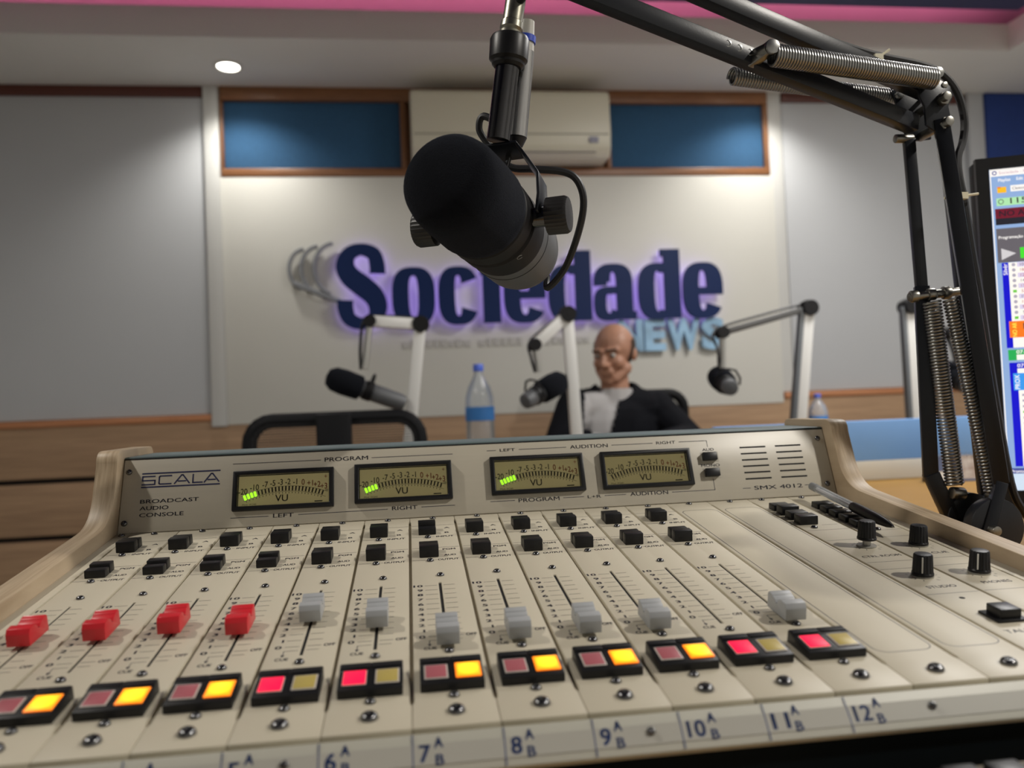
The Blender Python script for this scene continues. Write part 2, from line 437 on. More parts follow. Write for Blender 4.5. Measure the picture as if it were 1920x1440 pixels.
# ------------------------------------------------------------------ mixing console
A = R(6.6); ca, sa = math.cos(A), math.sin(A)
PM = frame((0, 0, 0.80), (1, 0, 0), (0, ca, sa), (0, -sa, ca))            # fader deck: x, up the slope, out
_u = Vector((0, 0.0235, 0.0635)).normalized()
MM = frame((0, 0.374, 0.8435), (1, 0, 0), _u, Vector((1, 0, 0)).cross(_u))  # meter panel
_s = Vector((0, 0.0100, 0.0135)).normalized()
SMx = frame((0, -0.0158, 0.7862), (1, 0, 0), _s, Vector((1, 0, 0)).cross(_s))  # label strip
mm = 0.001
def T(x, y=0, z=0): return Matrix.Translation((x*mm, y*mm, z*mm))
con = thing('mixing_console', (0.06, 0.2, 0.75), 'cream broadcast mixing console with twelve faders, level meters and oak side panels', 'mixing console')

# chassis
obj('chassis', MB().prism([(0.0, 0.7835), (0.0, 0.7966), (0.374, 0.8399), (0.3985, 0.9035), (0.476, 0.9035), (0.476, 0.765), (0.02, 0.765)],
    -0.272, 0.392, 'x').mesh('chassis', M_['cream']), con)
obj('base', MB().box(-0.27, 0.39, -0.012, 0.47, 0.752, 0.7835).mesh('base', M_['skirt']), con)
for fx in (-0.22, 0.34):
    for fy in (0.03, 0.43):
        obj('foot', MB().cyl((fx, fy, 0.75), (fx, fy, 0.753), 0.012).mesh('foot', M_['rubber']), con)
obj('top_cover', MB().box(-0.272, 0.392, 0.3975, 0.478, 0.9045, 0.9085).mesh('top_cover', M_['cover'], bevel=0.0012), con)
# oak cheeks
prof = [(-0.028, 0.75), (-0.030, 0.792), (-0.026, 0.804), (-0.018, 0.8085), (0.30, 0.8462), (0.335, 0.8505)]
for i in range(1, 8):   # hollow curve up to the meter panel
    t_ = i/8; a0, a1, a2 = Vector((0.335, 0.8505)), Vector((0.364, 0.854)), Vector((0.3725, 0.882))
    p = a0*(1-t_)**2 + a1*2*t_*(1-t_) + a2*t_*t_; prof.append((p.x, p.y))
prof += [(0.3725, 0.882), (0.3805, 0.9035)]
for i in range(1, 6):
    an = R(200 - i*22); prof.append((0.391 + 0.0105*math.cos(an), 0.905 + 0.0105*math.sin(an)))
prof += [(0.470, 0.9155)]
for i in range(1, 5):
    an = R(90 - i*22); prof.append((0.4735 + 0.008*math.cos(an), 0.9075 + 0.008*math.sin(an)))
prof += [(0.4815, 0.75)]
obj('side_panel', MB().prism(prof, -0.2905, -0.2722, 'x').mesh('side_panel', M_['oak'], bevel=0.0012), con)
obj('side_panel', MB().prism(prof, 0.3922, 0.4105, 'x').mesh('side_panel', M_['oak'], bevel=0.0012), con)

# shared small meshes (millimetres)
def screw_mesh(r, h):
    b = MB().lathe([(r, 0), (r*1.02, h*.35), (r*.86, h*.75), (r*.6, h), (r*.42, h), (r*.30, h*.55), (0.01, h*.45)], 18)
    return b.mesh('screw', M_['screw'], mm, smooth=40)
ME_SCREW = screw_mesh(2.6, 1.8); ME_BIG = screw_mesh(4.0, 2.7)
def key_mesh(wd, ln, h, name='key'):
    b = MB().prism([(-ln/2, 0), (-ln/2+.5, h), (ln/2-.5, h), (ln/2, 0)], -wd/2, wd/2, 'x')
    return b.mesh(name, M_['black'], mm, bevel=0.0006)
KEYS = {}
def key(parent, M, x, s, h, wd=14.6, ln=9.0):
    k = (wd, ln, h)
    if k not in KEYS: KEYS[k] = key_mesh(wd, ln, h)
    return obj('push_key', KEYS[k], parent, M @ T(x, s, 0))
def screw(parent, M, x, s, big=False):
    return obj('screw', ME_BIG if big else ME_SCREW, parent, M @ T(x, s, 0) @ Matrix.Rotation(random.random()*3, 4, 'Z'))
cap_prof = [(-12.0, 2.5), (-12.5, 9.4), (-11.0, 12.4), (-5.6, 12.8), (-2.2, 11.2), (-0.9, 9.0), (0.9, 9.0), (2.0, 10.4), (4.6, 11.4), (5.0, 11.1), (5.6, 11.9),
            (8.2, 12.7), (8.6, 12.4), (9.2, 12.9), (11.2, 11.6), (12.3, 2.5)]
def cap_mesh(m):
    b = MB().prism(cap_prof, -6.3, 6.3, 'x')
    return b.mesh('fader_cap', m, mm, bevel=0.00055)
ME_CAPR, ME_CAPG = cap_mesh(M_['red']), cap_mesh(M_['grey'])
ME_CAPL = MB().box(-6.35, 6.35, -.35, .35, 8.6, 9.05).mesh('cap_line', M_['blackm'], mm, smooth=0)
ME_STEM = MB().box(-0.6, 0.6, -3, 3, -0.9, 4).mesh('fader_stem', M_['void'], mm)
def plate(slot):
    rows = [(0, 19.85), (22, 19.85), (25, 18.95), (90, 18.95), (196, 18.95), (362, 18.95), (365, 19.7), (376.0, 19.7)]
    v = []; f = []; nr = len(rows)
    for n in (0.0, -3.2):
        for s, hw in rows:
            for x in (-hw, -0.95, 0.95, hw): v.append((x, s, n))
    K = nr*4
    hole = {(3, 1)} if slot else set()
    for i in range(nr-1):
        for j in range(3):
            q = [i*4+j, i*4+j+1, (i+1)*4+j+1, (i+1)*4+j]
            if (i, j) in hole:
                for a, b in zip(q, q[1:]+q[:1]): f.append((b, a, a+K, b+K))
                continue
            f.append(tuple(q)); f.append(tuple(k+K for k in q[::-1]))
    ring = [0, 1, 2, 3] + [i*4+3 for i in range(1, nr)] + [(nr-1)*4+2, (nr-1)*4+1, (nr-1)*4] + [i*4 for i in range(nr-2, 0, -1)]
    for a, b in zip(ring, ring[1:]+ring[:1]): f.append((a, b, b+K, a+K))
    return MB().add(v, f).mesh('module_plate', M_['cream'], mm, bevel=0.0005)
ME_PLATE, ME_BLANK = plate(True), plate(False)
ME_SLOT = MB().box(-0.9, 0.9, 90.2, 195.8, -3.3, -1.0).mesh('fader_slot', M_['void'], mm)

Z_ = 0.06   # print sits this many mm above its plate
b = MB()
for s in (347, 311, 279, 247.5):
    if s in (311, 247.5): b.line(-18.5, s, -8.5, s, .45, Z_); b.line(-2.2, s, 0.2, s, .45, Z_)
    else: b.line(-18.5, s, 18.5, s, .45, Z_)
b.text('A', 9.0, 335.5, 3.4, z=Z_, bold=B2, wide=1.4); b.text('B', 9.0, 320.5, 3.4, z=Z_, bold=B2, wide=1.4)
b.text('INPUT', 1.5, 309, 3.6, 16, Z_, B2); b.text('PGM', 5.2, 271.5, 3.6, 15.2, Z_, B2)
b.text('AUD', 5.6, 256, 3.6, 14.8, Z_, B2); b.text('OUTPUT', 0.6, 245.4, 3.6, 16.3, Z_, B2)
for i in range(11):
    s = 189.5 - i*8.77
    tx = str(10-i)
    b.text(tx, -11.8, s-1.9, 3.9, z=Z_, bold=B2, align='r', wide=1.35)
    b.line(-10.2, s, -2.2, s, .42, Z_); b.line(2.2, s, 9.8, s, .42, Z_)
b.text('OFF', 11.2, 100.1, 3.4, 17.6, Z_, B2)
b.line(-9.8, 96.3, -2.2, 96.3, .42, Z_); b.line(2.2, 96.3, 9.0, 96.3, .42, Z_); b.line(-9.8, 96.3, -9.8, 89.2, .42, Z_)
b.add([(-11, 91.2, Z_), (-9.8, 88.2, Z_), (-8.6, 91.2, Z_)], [(0, 1, 2)])
b.text('CUE', -13.2, 83.8, 3.4, -6.0, Z_, B2)
ME_PRINT = b.mesh('lettering', M_['ink'], mm, smooth=0)
# illuminated on / off block
ME_BLOCK = MB().prism([(33.0, 0), (33.0, 4.6), (51, 5.9), (51.4, 6.6), (57.5, 7.0), (58.5, 0)], -15.8, 15.8, 'x').mesh('switch_block', M_['black'], mm, bevel=0.0005)
ME_BLKCAP = MB().box(-7.3, 7.3, -2.6, 2.6, 0, 0.5).mesh('block_cap', M_['blackm'], mm, bevel=0.0002)
BT = T(0, 33, 4.6) @ Matrix.Rotation(math.atan2(1.3, 18), 4, 'X')
def lens(name, m, r, h): return MB().box(-r, r, -r, r, 0, h).mesh(name, m, mm, bevel=0.0005)
ME_RIM = MB().box(-5.9, 5.9, -6.7, 6.7, 0, 0.55).mesh('lens_rim', M_['lensrim'], mm, bevel=0.0002)
ME_RIMON = MB().box(-6.4, 6.4, -7.0, 7.0, 0, 0.75).mesh('lens_rim', M_['orrim'], mm, bevel=0.0004)
def ln_mesh(m, hx, hy, h): return MB().box(-hx, hx, -hy, hy, 0, h).mesh('button_lens', m, mm, bevel=0.0003)
ME_LP0, ME_LP1, ME_LY0, ME_LY1 = (ln_mesh(M_['pinkoff'], 5.2, 6.0, .8), ln_mesh(M_['pinkon'], 5.5, 6.3, 1.0),
                                  ln_mesh(M_['yeloff'], 5.2, 6.0, .8), ln_mesh(M_['ambon'], 5.5, 6.2, 1.1))
CAPS = {1: 137, 2: 138, 3: 140.5, 4: 131.5, 5: 143.5, 6: 127, 7: 95, 8: 95.5, 9: 95.7, 10: 94, 12: 92}
for k in range(1, 17):
    Mk = PM @ T((k-7)*40)
    blank = k >= 13
    pt = obj('module_plate', ME_BLANK if blank else ME_PLATE, con, Mk)
    screw(pt, Mk, 0.5 if k < 15 else -8, 371)
    screw(pt, Mk, 0.5, 12.7, True)
    if k > 12: continue
    for x, s in ((-5.4, 309), (-5.2, 245), (1, 210), (0.6, 80), (0.3, 32.2 - 4)): screw(pt, Mk, x, s)
    obj('lettering', ME_PRINT, pt, Mk)['kind'] = 'stuff'
    hi, ho = ((8.6, 7.6), (8.8, 7.8))
    if k == 7: hi = (5.6, 8.4)
    if k <= 4: ho = (5.8, 7.4)
    key(pt, Mk, -5.6, 321.5, hi[0]); key(pt, Mk, -5.6, 331.5, hi[1])
    key(pt, Mk, -5.7, 258, ho[0]); key(pt, Mk, -5.7, 268, ho[1])
    if k in CAPS:
        Mc = Mk @ T(0.4, CAPS[k])
        c = obj('fader_cap', ME_CAPR if k <= 4 else ME_CAPG, pt, Mc)
        obj('fader_stem', ME_STEM, pt, Mc); obj('cap_line', ME_CAPL, pt, Mc)
    obj('fader_slot', ME_SLOT, pt, Mk)
    obj('switch_block', ME_BLOCK, pt, Mk)
    for x in (-7.8, 7.8): obj('block_cap', ME_BLKCAP, pt, Mk @ T(x, 54.5, 6.75))
    redlit = k in (5, 6, 11, 12)
    ML, MR = Mk @ BT @ T(-7.8, 10.2, 0.05), Mk @ BT @ T(8.2, 10.2, 0.05)
    obj('lens_rim', ME_RIM, pt, ML); obj('button_lens', ME_LP1 if redlit else ME_LP0, pt, ML)
    obj('lens_rim', ME_RIM if redlit else ME_RIMON, pt, MR); obj('button_lens', ME_LY0 if redlit else ME_LY1, pt, MR)
# filler strips at both ends of the deck
for x0, x1, nm in ((-272, -260.4, 0), (380.2, 392, 0)):
    pt = obj('filler_plate', MB().box(x0, x1, 0, 376, -3.2, 0).mesh('filler_plate', M_['cream'], mm, bevel=0.0004), con, PM)
    for s in (371, 12.7): screw(pt, PM, (x0+x1)/2, s)
# printed outlines on the two blank modules
def rrect(b, x0, x1, y0, y1, r, wd, z):
    pts = []
    for cx, cy, a0 in ((x1-r, y1-r, 0), (x0+r, y1-r, 90), (x0+r, y0+r, 180), (x1-r, y0+r, 270)):
        for i in range(6):
            an = R(a0 + i*18); pts.append((cx + r*math.cos(an), cy + r*math.sin(an)))
    for p, q in zip(pts, pts[1:]+pts[:1]): b.line(*p, *q, wd, z)
mods = [o for o in con.children if o.name.startswith('module_plate')]
for k in (13, 14):
    b = MB(); rrect(b, -15.8, 16.6, 35.5, 347.5, 7, .5, Z_)
    obj('printed_outline', b.mesh('printed_outline', M_['ink'], mm, smooth=0), mods[k-1], PM @ T((k-7)*40))
# monitor modules: keys, knobs, talk button
ME_PLATED = {}
pt15, pt16 = mods[14], mods[15]
for s, h in ((333, 5.6), (317.5, 8.0), (301, 6.6), (284.5, 7.6)): key(pt15, PM, 312, s, h, 16, 12)
for s, h in ((331, 5.2), (316, 5.4), (300.5, 5.4), (284.5, 5.4), (268, 5.4)): key(pt16, PM, 352, s, h, 16, 12)
for x, s in ((312, 270), (358, 254)): screw(pt15 if x < 340 else pt16, PM, x, s)
b = MB()
b.text('CTRL ROOM', 306, 187, 4.0, 335.8, Z_, B1); b.text('STUDIO', 310.6, 119.8, 4.2, 331, Z_, B1); b.text('TALK', 307.4, 46.5, 4.2, 324, Z_, B1)
for s, x0, x1 in ((232.5, 302, 338), (176, 302, 338), (160, 302, 338), (109.7, 302, 338), (276.5, 322, 336), (262, 302, 338)): b.line(x0, s, x1, s, .4, Z_)
b15 = b; b = MB()
b.text('CUE', 360, 186.5, 4.0, 373, Z_, B1); b.text('PHONES', 350.8, 121.6, 4.2, 371.4, Z_, B1)
for s, x0, x1 in ((233.5, 342, 378), (177, 342, 378), (161, 342, 378), (110, 342, 378), (252, 342, 378)): b.line(x0, s, x1, s, .4, Z_)
b16 = b
KN = (('CTRL', 324, 213.4, 15, 5.5, 190, b15), ('CUE', 362.8, 208, 16, 1.2, 200, b16), ('STUDIO', 321.9, 142.8, 15, 1.2, -36, b15), ('PHONES', 363, 142.3, 16, 1.2, -46, b16))
def flute(j, n, z): return 0.94 if (j % 3 == 0 and z > 1.5) else 1.0
ME_KNOB = MB().lathe([(6.9, 0), (7.0, 1.2), (6.6, 2.0), (6.0, 13.2), (5.4, 14.2), (3.0, 14.6)], 48, mod=flute).mesh('knob', M_['black'], mm, smooth=30)
ME_PTR = MB().box(-0.45, 0.45, -6.75, -5.7, 2.5, 13.0).mesh('pointer_line', M_['whitepl'], mm)
ME_SHAFT = MB().cyl((0, 0, 0), (0, 0, 8), 3.0, n=20).mesh('shaft', M_['steel'], mm)
ME_SKIRT = MB().lathe([(7.0, 0), (7.2, 0.9), (6.2, 1.0)], 28).mesh('knob_skirt', mat('clear_grey_plastic', (0.35, 0.34, 0.30), 0.25), mm)
for nm, x, s, mod_, lift, rot, bb in KN:
    par = pt15 if mod_ == 15 else pt16
    Mk = PM @ T(x, s)
    obj('knob_skirt', ME_SKIRT, par, Mk); obj('shaft', ME_SHAFT, par, Mk)
    Mr = Mk @ T(0, 0, lift) @ Matrix.Rotation(R(rot), 4, 'Z')
    obj('knob', ME_KNOB, par, Mr); obj('pointer_line', ME_PTR, par, Mr)
    for i in range(11):
        an = R(240 - i*30); c_, s_ = math.cos(an), math.sin(an)
        bb.line(x+9*c_, s+9*s_, x+(11.5 if i % 5 == 0 else 10.6)*c_, s+(11.5 if i % 5 == 0 else 10.6)*s_, .5, Z_)
obj('lettering', b15.mesh('lettering', M_['ink'], mm, smooth=0), pt15, PM)['kind'] = 'stuff'
obj('lettering', b16.mesh('lettering', M_['ink'], mm, smooth=0), pt16, PM)['kind'] = 'stuff'
obj('talk_button', MB().box(312, 331, 59.5, 77, 0, 1.6).box(315, 328, 61.5, 74, 1.6, 7).mesh('talk_button', M_['black'], mm, bevel=0.0006), pt15, PM)
obj('microphone_hole', MB().cyl((319.7, 100.7, -1), (319.7, 100.7, 0.05), 1.8).mesh('microphone_hole', M_['void'], mm), pt15, PM)

# label strip along the front edge
sx0, sx1 = -0.272, 0.392
st = obj('label_strip', MB().prism([(0.0, 0.7940), (-0.0040, 0.7975), (-0.0058, 0.7997), (-0.0158, 0.7862), (-0.0146, 0.7838), (0.0, 0.7838)], sx0, sx1, 'x').mesh('label_strip', M_['strip'], bevel=0.0004), con)
obj('clear_cover', MB().box(-270, 390, 3.6, 12.2, 0.05, 0.35).mesh('clear_cover', mat('label_backing', (0.47, 0.46, 0.41), 0.35), mm), st, SMx)
b = MB(); ln_ = MB()
for k in range(1, 13):
    x = (k-7.5)*40
    dx = 8.6 if k >= 10 else 5.0
    b = MB().text(str(k), x+2.6, 5.0, 6.8, x+2.6+dx, 0.4, B2)
    b.text('A', x+dx+4.2, 10.4, 4.2, x+dx+8.2, 0.4, B2); b.text('B', x+dx+4.6, 3.4, 4.2, x+dx+8.4, 0.4, B2)
    obj('channel_number', b.mesh('channel_number', M_['navyink'], mm, smooth=0), st, SMx)
ME_CL = MB().line(0, 0.4, 0, 16.4, 0.5, 0.42).mesh('channel_line', M_['navyink'], mm, smooth=0)
for k in range(1, 13): obj('channel_line', ME_CL, st, SMx @ T((k-7.5)*40))
ME_SMALL = screw_mesh(1.9, 1.6)
for x in (-74, 86, 222): obj('screw', ME_SMALL, st, SMx @ T(x, 9.0, 0.3))

# ------------------------------------------------------------------ meter panel of the console
mp = obj('meter_panel', MB().box(-271.5, 391.5, 0.3, 67.6, -2.5, 0).mesh('meter_panel', mat('brushed_cream', (0.50, 0.46, 0.375), 0.36, var=0.02, vscale=30, stretch=(0.4, 8, 8)), mm, bevel=0.0004), con, MM)
obj('top_seam', MB().box(-271.5, 391.5, 66.6, 67.9, -2.0, 0.12).mesh('top_seam', M_['void'], mm), mp, MM)
for x, y in ((-266.9, 55.4), (-266.9, 9.1), (384.6, 57.2), (384.2, 10.9)):
    obj('screw', ME_SCREW, mp, MM @ T(x, y, 0))
b = MB(); z = 0.08
def word(t, x0, y, h, x1):
    obj('printed_word', MB().text(t, x0, y, h, x1, z, B1).mesh('printed_word', M_['ink'], mm, smooth=0), mp, MM)
# printed lines and words
def LN(x0, y0, x1, y1): b.line(x0, y0, x1, y1, 0.55, z)
LN(-177.5, 58.6, -99.3, 58.6); word('PROGRAM', -96, 57.0, 3.7, -56.5); LN(-53.2, 58.6, 21.8, 58.6)
LN(-177.5, 8.8, -144.6, 8.8); word('LEFT', -140.7, 7.2, 3.5, -122.7); LN(-118.8, 8.8, -39.4, 9.2); word('RIGHT', -35.7, 8.0, 3.4, -12.8); LN(-9.2, 9.6, 21.6, 9.6)
LN(54.1, 60, 63, 60); word('LEFT', 66.5, 58.7, 2.7, 81); LN(84.7, 60, 130.4, 60); word('AUDITION', 134.1, 58.3, 3.4, 171.2)
LN(174.8, 60, 215.9, 60); word('RIGHT', 219.3, 58.7, 2.8, 238.5); LN(242, 60.1, 270.1, 60.1); LN(270.1, 60.3, 270.1, 53.7)
word('AUD', 264.2, 49.7, 2.6, 276); word('MONO', 260.5, 33.8, 2.6, 279.2)
LN(270.1, 21.8, 270.1, 10.6); LN(270.1, 10.8, 227.5, 10.8); word('AUDITION', 186.7, 9.3, 3.4, 223.7); LN(162.1, 11, 182.7, 11)
word('L+R', 145.7, 9.3, 2.7, 158.7); LN(122.6, 11, 142.3, 11); word('PROGRAM', 80.4, 9.0, 3.5, 119); LN(54.1, 11, 77.1, 11)
LN(297.9, 10.6, 305.9, 10.6); word('SMX 4012', 309.3, 8.7, 3.7, 358.3); LN(360.7, 10.8, 368.2, 10.8)
word('BROADCAST', -255.2, 26.2, 3.3, -205.5); word('AUDIO', -255.2, 20.1, 3.3, -230.8); word('CONSOLE', -255, 14.0, 3.3, -217.6)
obj('printed_lines', b.mesh('printed_lines', M_['ink'], mm, smooth=0), mp, MM)['kind'] = 'stuff'
# SCALA logo drawn in wide strokes between two rules
b = MB()
b.box(-255.6, -188.1, 52.7, 54.0, 0, z); b.box(-255.6, -188.1, 40.2, 41.5, 0, z)
def stroke(pts, wd=1.25):
    for p, q in zip(pts, pts[1:]):
        b.line(*p, *q, wd, z)
    for p in pts[1:-1]:
        b.add([(p[0]-wd*.5, p[1]-wd*.5, z), (p[0]+wd*.5, p[1]-wd*.5, z), (p[0]+wd*.5, p[1]+wd*.5, z), (p[0]-wd*.5, p[1]+wd*.5, z)], [(0, 1, 2, 3)])
y0, y1, ym = 43.2, 50.6, 46.9
stroke([(-244.0, y1), (-254.8, y1), (-254.8, ym), (-244.2, ym), (-244.2, y0), (-255.4, y0)])
stroke([(-229.8, y1), (-239.8, y1), (-240.6, y1-.8), (-240.6, y0+.8), (-239.8, y0), (-229.8, y0)])
stroke([(-227.6, y0-.5), (-221.6, y1+.2), (-220.4, y1+.2), (-214.4, y0-.5)]); stroke([(-224.6, y0+2.0), (-217.4, y0+2.0)])
stroke([(-211.6, y1+.6), (-211.6, y0), (-203.0, y0)])
stroke([(-202.0, y0-.5), (-196.0, y1+.2), (-194.8, y1+.2), (-188.8, y0-.5)]); stroke([(-199.0, y0+2.0), (-191.8, y0+2.0)])
obj('logo', b.mesh('logo', M_['logoink'], mm, smooth=0), mp, MM)
# ventilation slots
ME_VENT = MB().box(0, 26.5, -0.75, 0.75, -2, 0.1).mesh('vent_slot', M_['void'], mm)
for cx in (302.4, 338.8):
    for i in range(6): obj('vent_slot', ME_VENT, mp, MM @ T(cx, 51.4 - i*6.33, 0))
# small keys
ME_MK = MB().box(-7.0, 7.0, -3.9, 3.9, 0, 5).mesh('push_key', M_['black'], mm, bevel=0.0006)
ME_MKS = MB().box(-8.6, 8.6, -4.9, 4.9, 0, 0.25).mesh('key_surround', mat('clear_film', (0.56, 0.53, 0.45), 0.2), mm)
for y in (43.4, 27.4):
    obj('key_surround', ME_MKS, mp, MM @ T(270.4, y, 0)); obj('push_key', ME_MK, mp, MM @ T(269.6, y, 0))
# level meters
def meter_frame():
    W, H, w2, h2, d, dz = 44.4, 18.2, 40.4, 14.4, 5.0, -1.0
    out = [(-W, -H), (W, -H), (W, H), (-W, H)]; inn = [(-w2, -h2), (w2, -h2), (w2, h2), (-w2, h2)]
    v = [(x, y, 0) for x, y in out] + [(x, y, d) for x, y in out] + [(x, y, d) for x, y in inn] + [(x*.985, y*.97, 0.3) for x, y in inn]
    f = []
    for i in range(4):
        j = (i+1) % 4
        f += [(i, j, 4+j, 4+i), (4+i, 4+j, 8+j, 8+i), (8+i, 8+j, 12+j, 12+i)]
    f.append((3, 2, 1, 0)); f.append((12, 13, 14, 15))
    return MB().add(v, f).mesh('meter_frame', M_['black'], mm, bevel=0.0007)
ME_MF = meter_frame()
ME_DIAL = MB().box(-39.9, 39.9, -14.0, 14.0, 0.2, 0.6).mesh('dial', M_['dial'], mm)
ME_PANE = MB().box(-40.1, 40.1, -14.1, 14.1, 3.4, 4.0).mesh('glass_pane', M_['glass'], mm)
RC, CX, CY = 97.0, 2.0, -96.0
def arc(x, dr=0): 
    an = math.asin((x-CX)/RC); return CX+(RC+dr)*math.sin(an), CY+(RC+dr)*math.cos(an), an
bk, rd = MB(), MB(); zt = 0.68
for i, (tx, x) in enumerate((('-20', -34.5), ('-10', -25), ('-7', -16), ('-5', -9.6), ('-3', -3.2), ('-2', 3.2), ('-1', 9.4), ('0', 16.2), ('+1', 22.2), ('+2', 28.2), ('+3', 34.0))):
    px, py, an = arc(x, 3.6)
    (rd if i >= 7 else bk).text(tx, px, py, 5.3, z=zt, bold=B1, align='c', wide=0.78)
for i in range(24):
    px, py, an = arc(-34 + i*2.96, 0)
    M2 = Matrix.Translation((px, py, 0)) @ Matrix.Rotation(-an, 4, 'Z')
    bk.box(-0.65, 0.65, -2.1, 2.1, 0.6, zt, M2)
    M3 = Matrix.Translation((*arc(-34 + i*2.96, -3.9)[:2], 0)) @ Matrix.Rotation(-an, 4, 'Z')
    bk.box(-0.25, 0.25, -0.7, 0.7, 0.6, zt, M3)
for dr in (2.3, -2.6):
    for i in range(30):
        p, q = arc(-36 + i*2.46, dr), arc(-36 + (i+1)*2.46, dr)
        bk.line(p[0], p[1], q[0], q[1], 0.28, zt)
bk.text('VU', -2, -10.6, 6.0, z=zt, bold=B1, align='c', wide=1.0)
bk.text('dB', 36.2, -3.2, 2.0, z=zt); bk.text('Mod. W240', -36, -13.0, 1.5, -24, zt)
bk.box(27, 34, -12.6, -11.6, 0.6, zt)
rd.text('+', 35.5, 8.5, 4, z=zt)
ME_DT, ME_DR = bk.mesh('dial_print', M_['dialink'], mm, smooth=0), rd.mesh('dial_red_print', M_['dialred'], mm, smooth=0)
ME_LED = MB().box(-1.0, 1.0, -2.4, 2.4, 0.5, 0.95).mesh('level_bar', M_['led'], mm, bevel=0.0003)
for x, y, n in ((-131.6, 32.3, 4), (-24.5, 33.4, 4), (100.2, 34.5, 5), (205.7, 34.3, 0)):
    Mt = MM @ T(x, y, 0)
    mf = obj('level_meter', ME_MF, mp, Mt)
    for nm, me in (('dial', ME_DIAL), ('dial_print', ME_DT), ('dial_red_print', ME_DR), ('glass_pane', ME_PANE)):
        o = obj(nm, me, mp, Mt)
        if 'print' in nm: o['kind'] = 'stuff'
    for i in range(n):
        px, py, an = arc(-34 + i*2.96, 0)
        obj('level_bar', ME_LED, mp, Mt @ T(px, py, 0) @ Matrix.Rotation(-an, 4, 'Z'))

# ------------------------------------------------------------------ operator's desk and what stands on it
t = thing('desk', (0.4, 0.5, 0), 'amber wood desk under the mixing console', 'desk')
obj('desk_top', MB().prism([(-0.31, -0.19), (1.75, -0.19), (1.75, 1.30), (0.50, 1.30), (0.50, 0.52), (-0.31, 0.52)], 0.72, 0.75).mesh('desk_top', M_['amber'], bevel=0.002), t)
for x, y0, y1 in ((-0.30, -0.12, 0.50), (1.69, -0.12, 1.28)):
    obj('side_board', MB().box(x, x+.03, y0, y1, 0, 0.72).mesh('side_board', M_['amber'], bevel=0.002), t)
obj('modesty_board', MB().box(0.55, 1.69, 1.24, 1.265, 0.2, 0.72).mesh('modesty_board', M_['amber'], bevel=0.002), t)
# low blue and white screen on the rear edge of the desk
t = thing('desk_divider', (1.0, 1.30, 0.75), 'low desk divider with sky blue upper half and white lower half behind the console', 'divider')
obj('blue_half', MB().box(0.62, 1.31, 1.272, 1.292, 0.792, 0.8785).mesh('blue_half', mat('sky_blue_laminate', (0.20, 0.43, 0.88), 0.5, var=0.04, vscale=5), bevel=0.002), t)
obj('white_half', MB().box(0.62, 1.31, 1.271, 1.293, 0.75, 0.792).mesh('white_half', mat('white_laminate', (0.70, 0.69, 0.63), 0.5), bevel=0.002), t)
# tent calendar
t = thing('desk_calendar', (1.10, 1.18, 0.75), 'small tent desk calendar with navy print and spiral binding behind the boom arm', 'calendar')
CA = Matrix.Translation((1.105, 1.185, 0.75)) @ Matrix.Rotation(R(-6), 4, 'Z')
c1 = mat('calendar_card', (0.68, 0.66, 0.62), 0.6); c2 = mat('calendar_navy', (0.02, 0.04, 0.13), 0.5); c3 = mat('calendar_photo', (0.25, 0.17, 0.13), 0.5, col2=(0.5, 0.45, 0.42), vscale=60)
lean = Matrix.Rotation(R(-22), 4, 'X')
obj('front_card', MB().box(-.065, .075, 0, .0015, 0, .056).mesh('front_card', c1), t, CA @ Matrix.Translation((0, -.025, 0)) @ lean)
obj('rear_card', MB().box(-.065, .075, -.0015, 0, 0, .056).mesh('rear_card', c2), t, CA @ Matrix.Translation((0, .02, 0)) @ Matrix.Rotation(R(22), 4, 'X'))
F = CA @ Matrix.Translation((0, -.0256, 0)) @ lean
obj('navy_print', MB().box(-.064, -.01, -.0006, 0, .024, .0555).mesh('navy_print', c2), t, F)
obj('photo_print', MB().box(-.01, .074, -.0006, 0, .006, .0555).mesh('photo_print', c3), t, F)
obj('footer_print', MB().box(-.04, .074, -.0006, 0, .001, .005).mesh('footer_print', c2), t, F)
ring = MB()
for i in range(14):
    x = -.058 + i*.0095
    ring.tube([(x, -.004+.005*math.cos(a*math.pi/5), .052+.005*math.sin(a*math.pi/5)) for a in range(10)], .0006, 5, closed=True)
obj('wire_binding', ring.mesh('wire_binding', M_['steel']), t, CA)['kind'] = 'stuff'
# computer screen
MU = Vector((math.cos(R(21)), -math.sin(R(21)), 0)); MV = Vector((0, 0.0052, 0.379)).normalized()
MN = MU.cross(MV).normalized()
SC = frame((0.6753, 0.5052, 1.1987), MU, MV, MN)     # top left corner of the picture, x right, y up, z out
t = thing('computer_monitor', (0.95, 0.46, 0.75), 'black computer monitor with a radio playlist program on screen, right of the boom arm', 'monitor')
sw, sh = 674, 379
obj('casing', MB().box(-14, sw+14, -sh-20, 13, -28, -1.2).mesh('casing', M_['blackm'], mm, bevel=0.002), t, SC)
bz = MB()
for x0, x1, y0, y1 in ((-15, -1, -sh-21, 14), (sw+1, sw+15, -sh-21, 14), (-1, sw+1, 1, 14), (-1, sw+1, -sh-21, -sh-1)): bz.box(x0, x1, y0, y1, -6, 2)
obj('bezel', bz.mesh('bezel', M_['black'], mm), t, SC)
obj('stand', MB().box(sw/2-35, sw/2+35, -sh-60, -sh+60, -60, -28).box(sw/2-120, sw/2+120, -sh-67.5, -sh-60, -140, 60).mesh('stand', M_['blackm'], mm, bevel=0.003), t, SC)
def emi(n, c, k=0.9): return mat(n, tuple(x*0.2 for x in c), 0.3, emit=c, estr=k)
def lin(r, g, b_): return tuple((v/255)**2.2 for v in (r, g, b_))
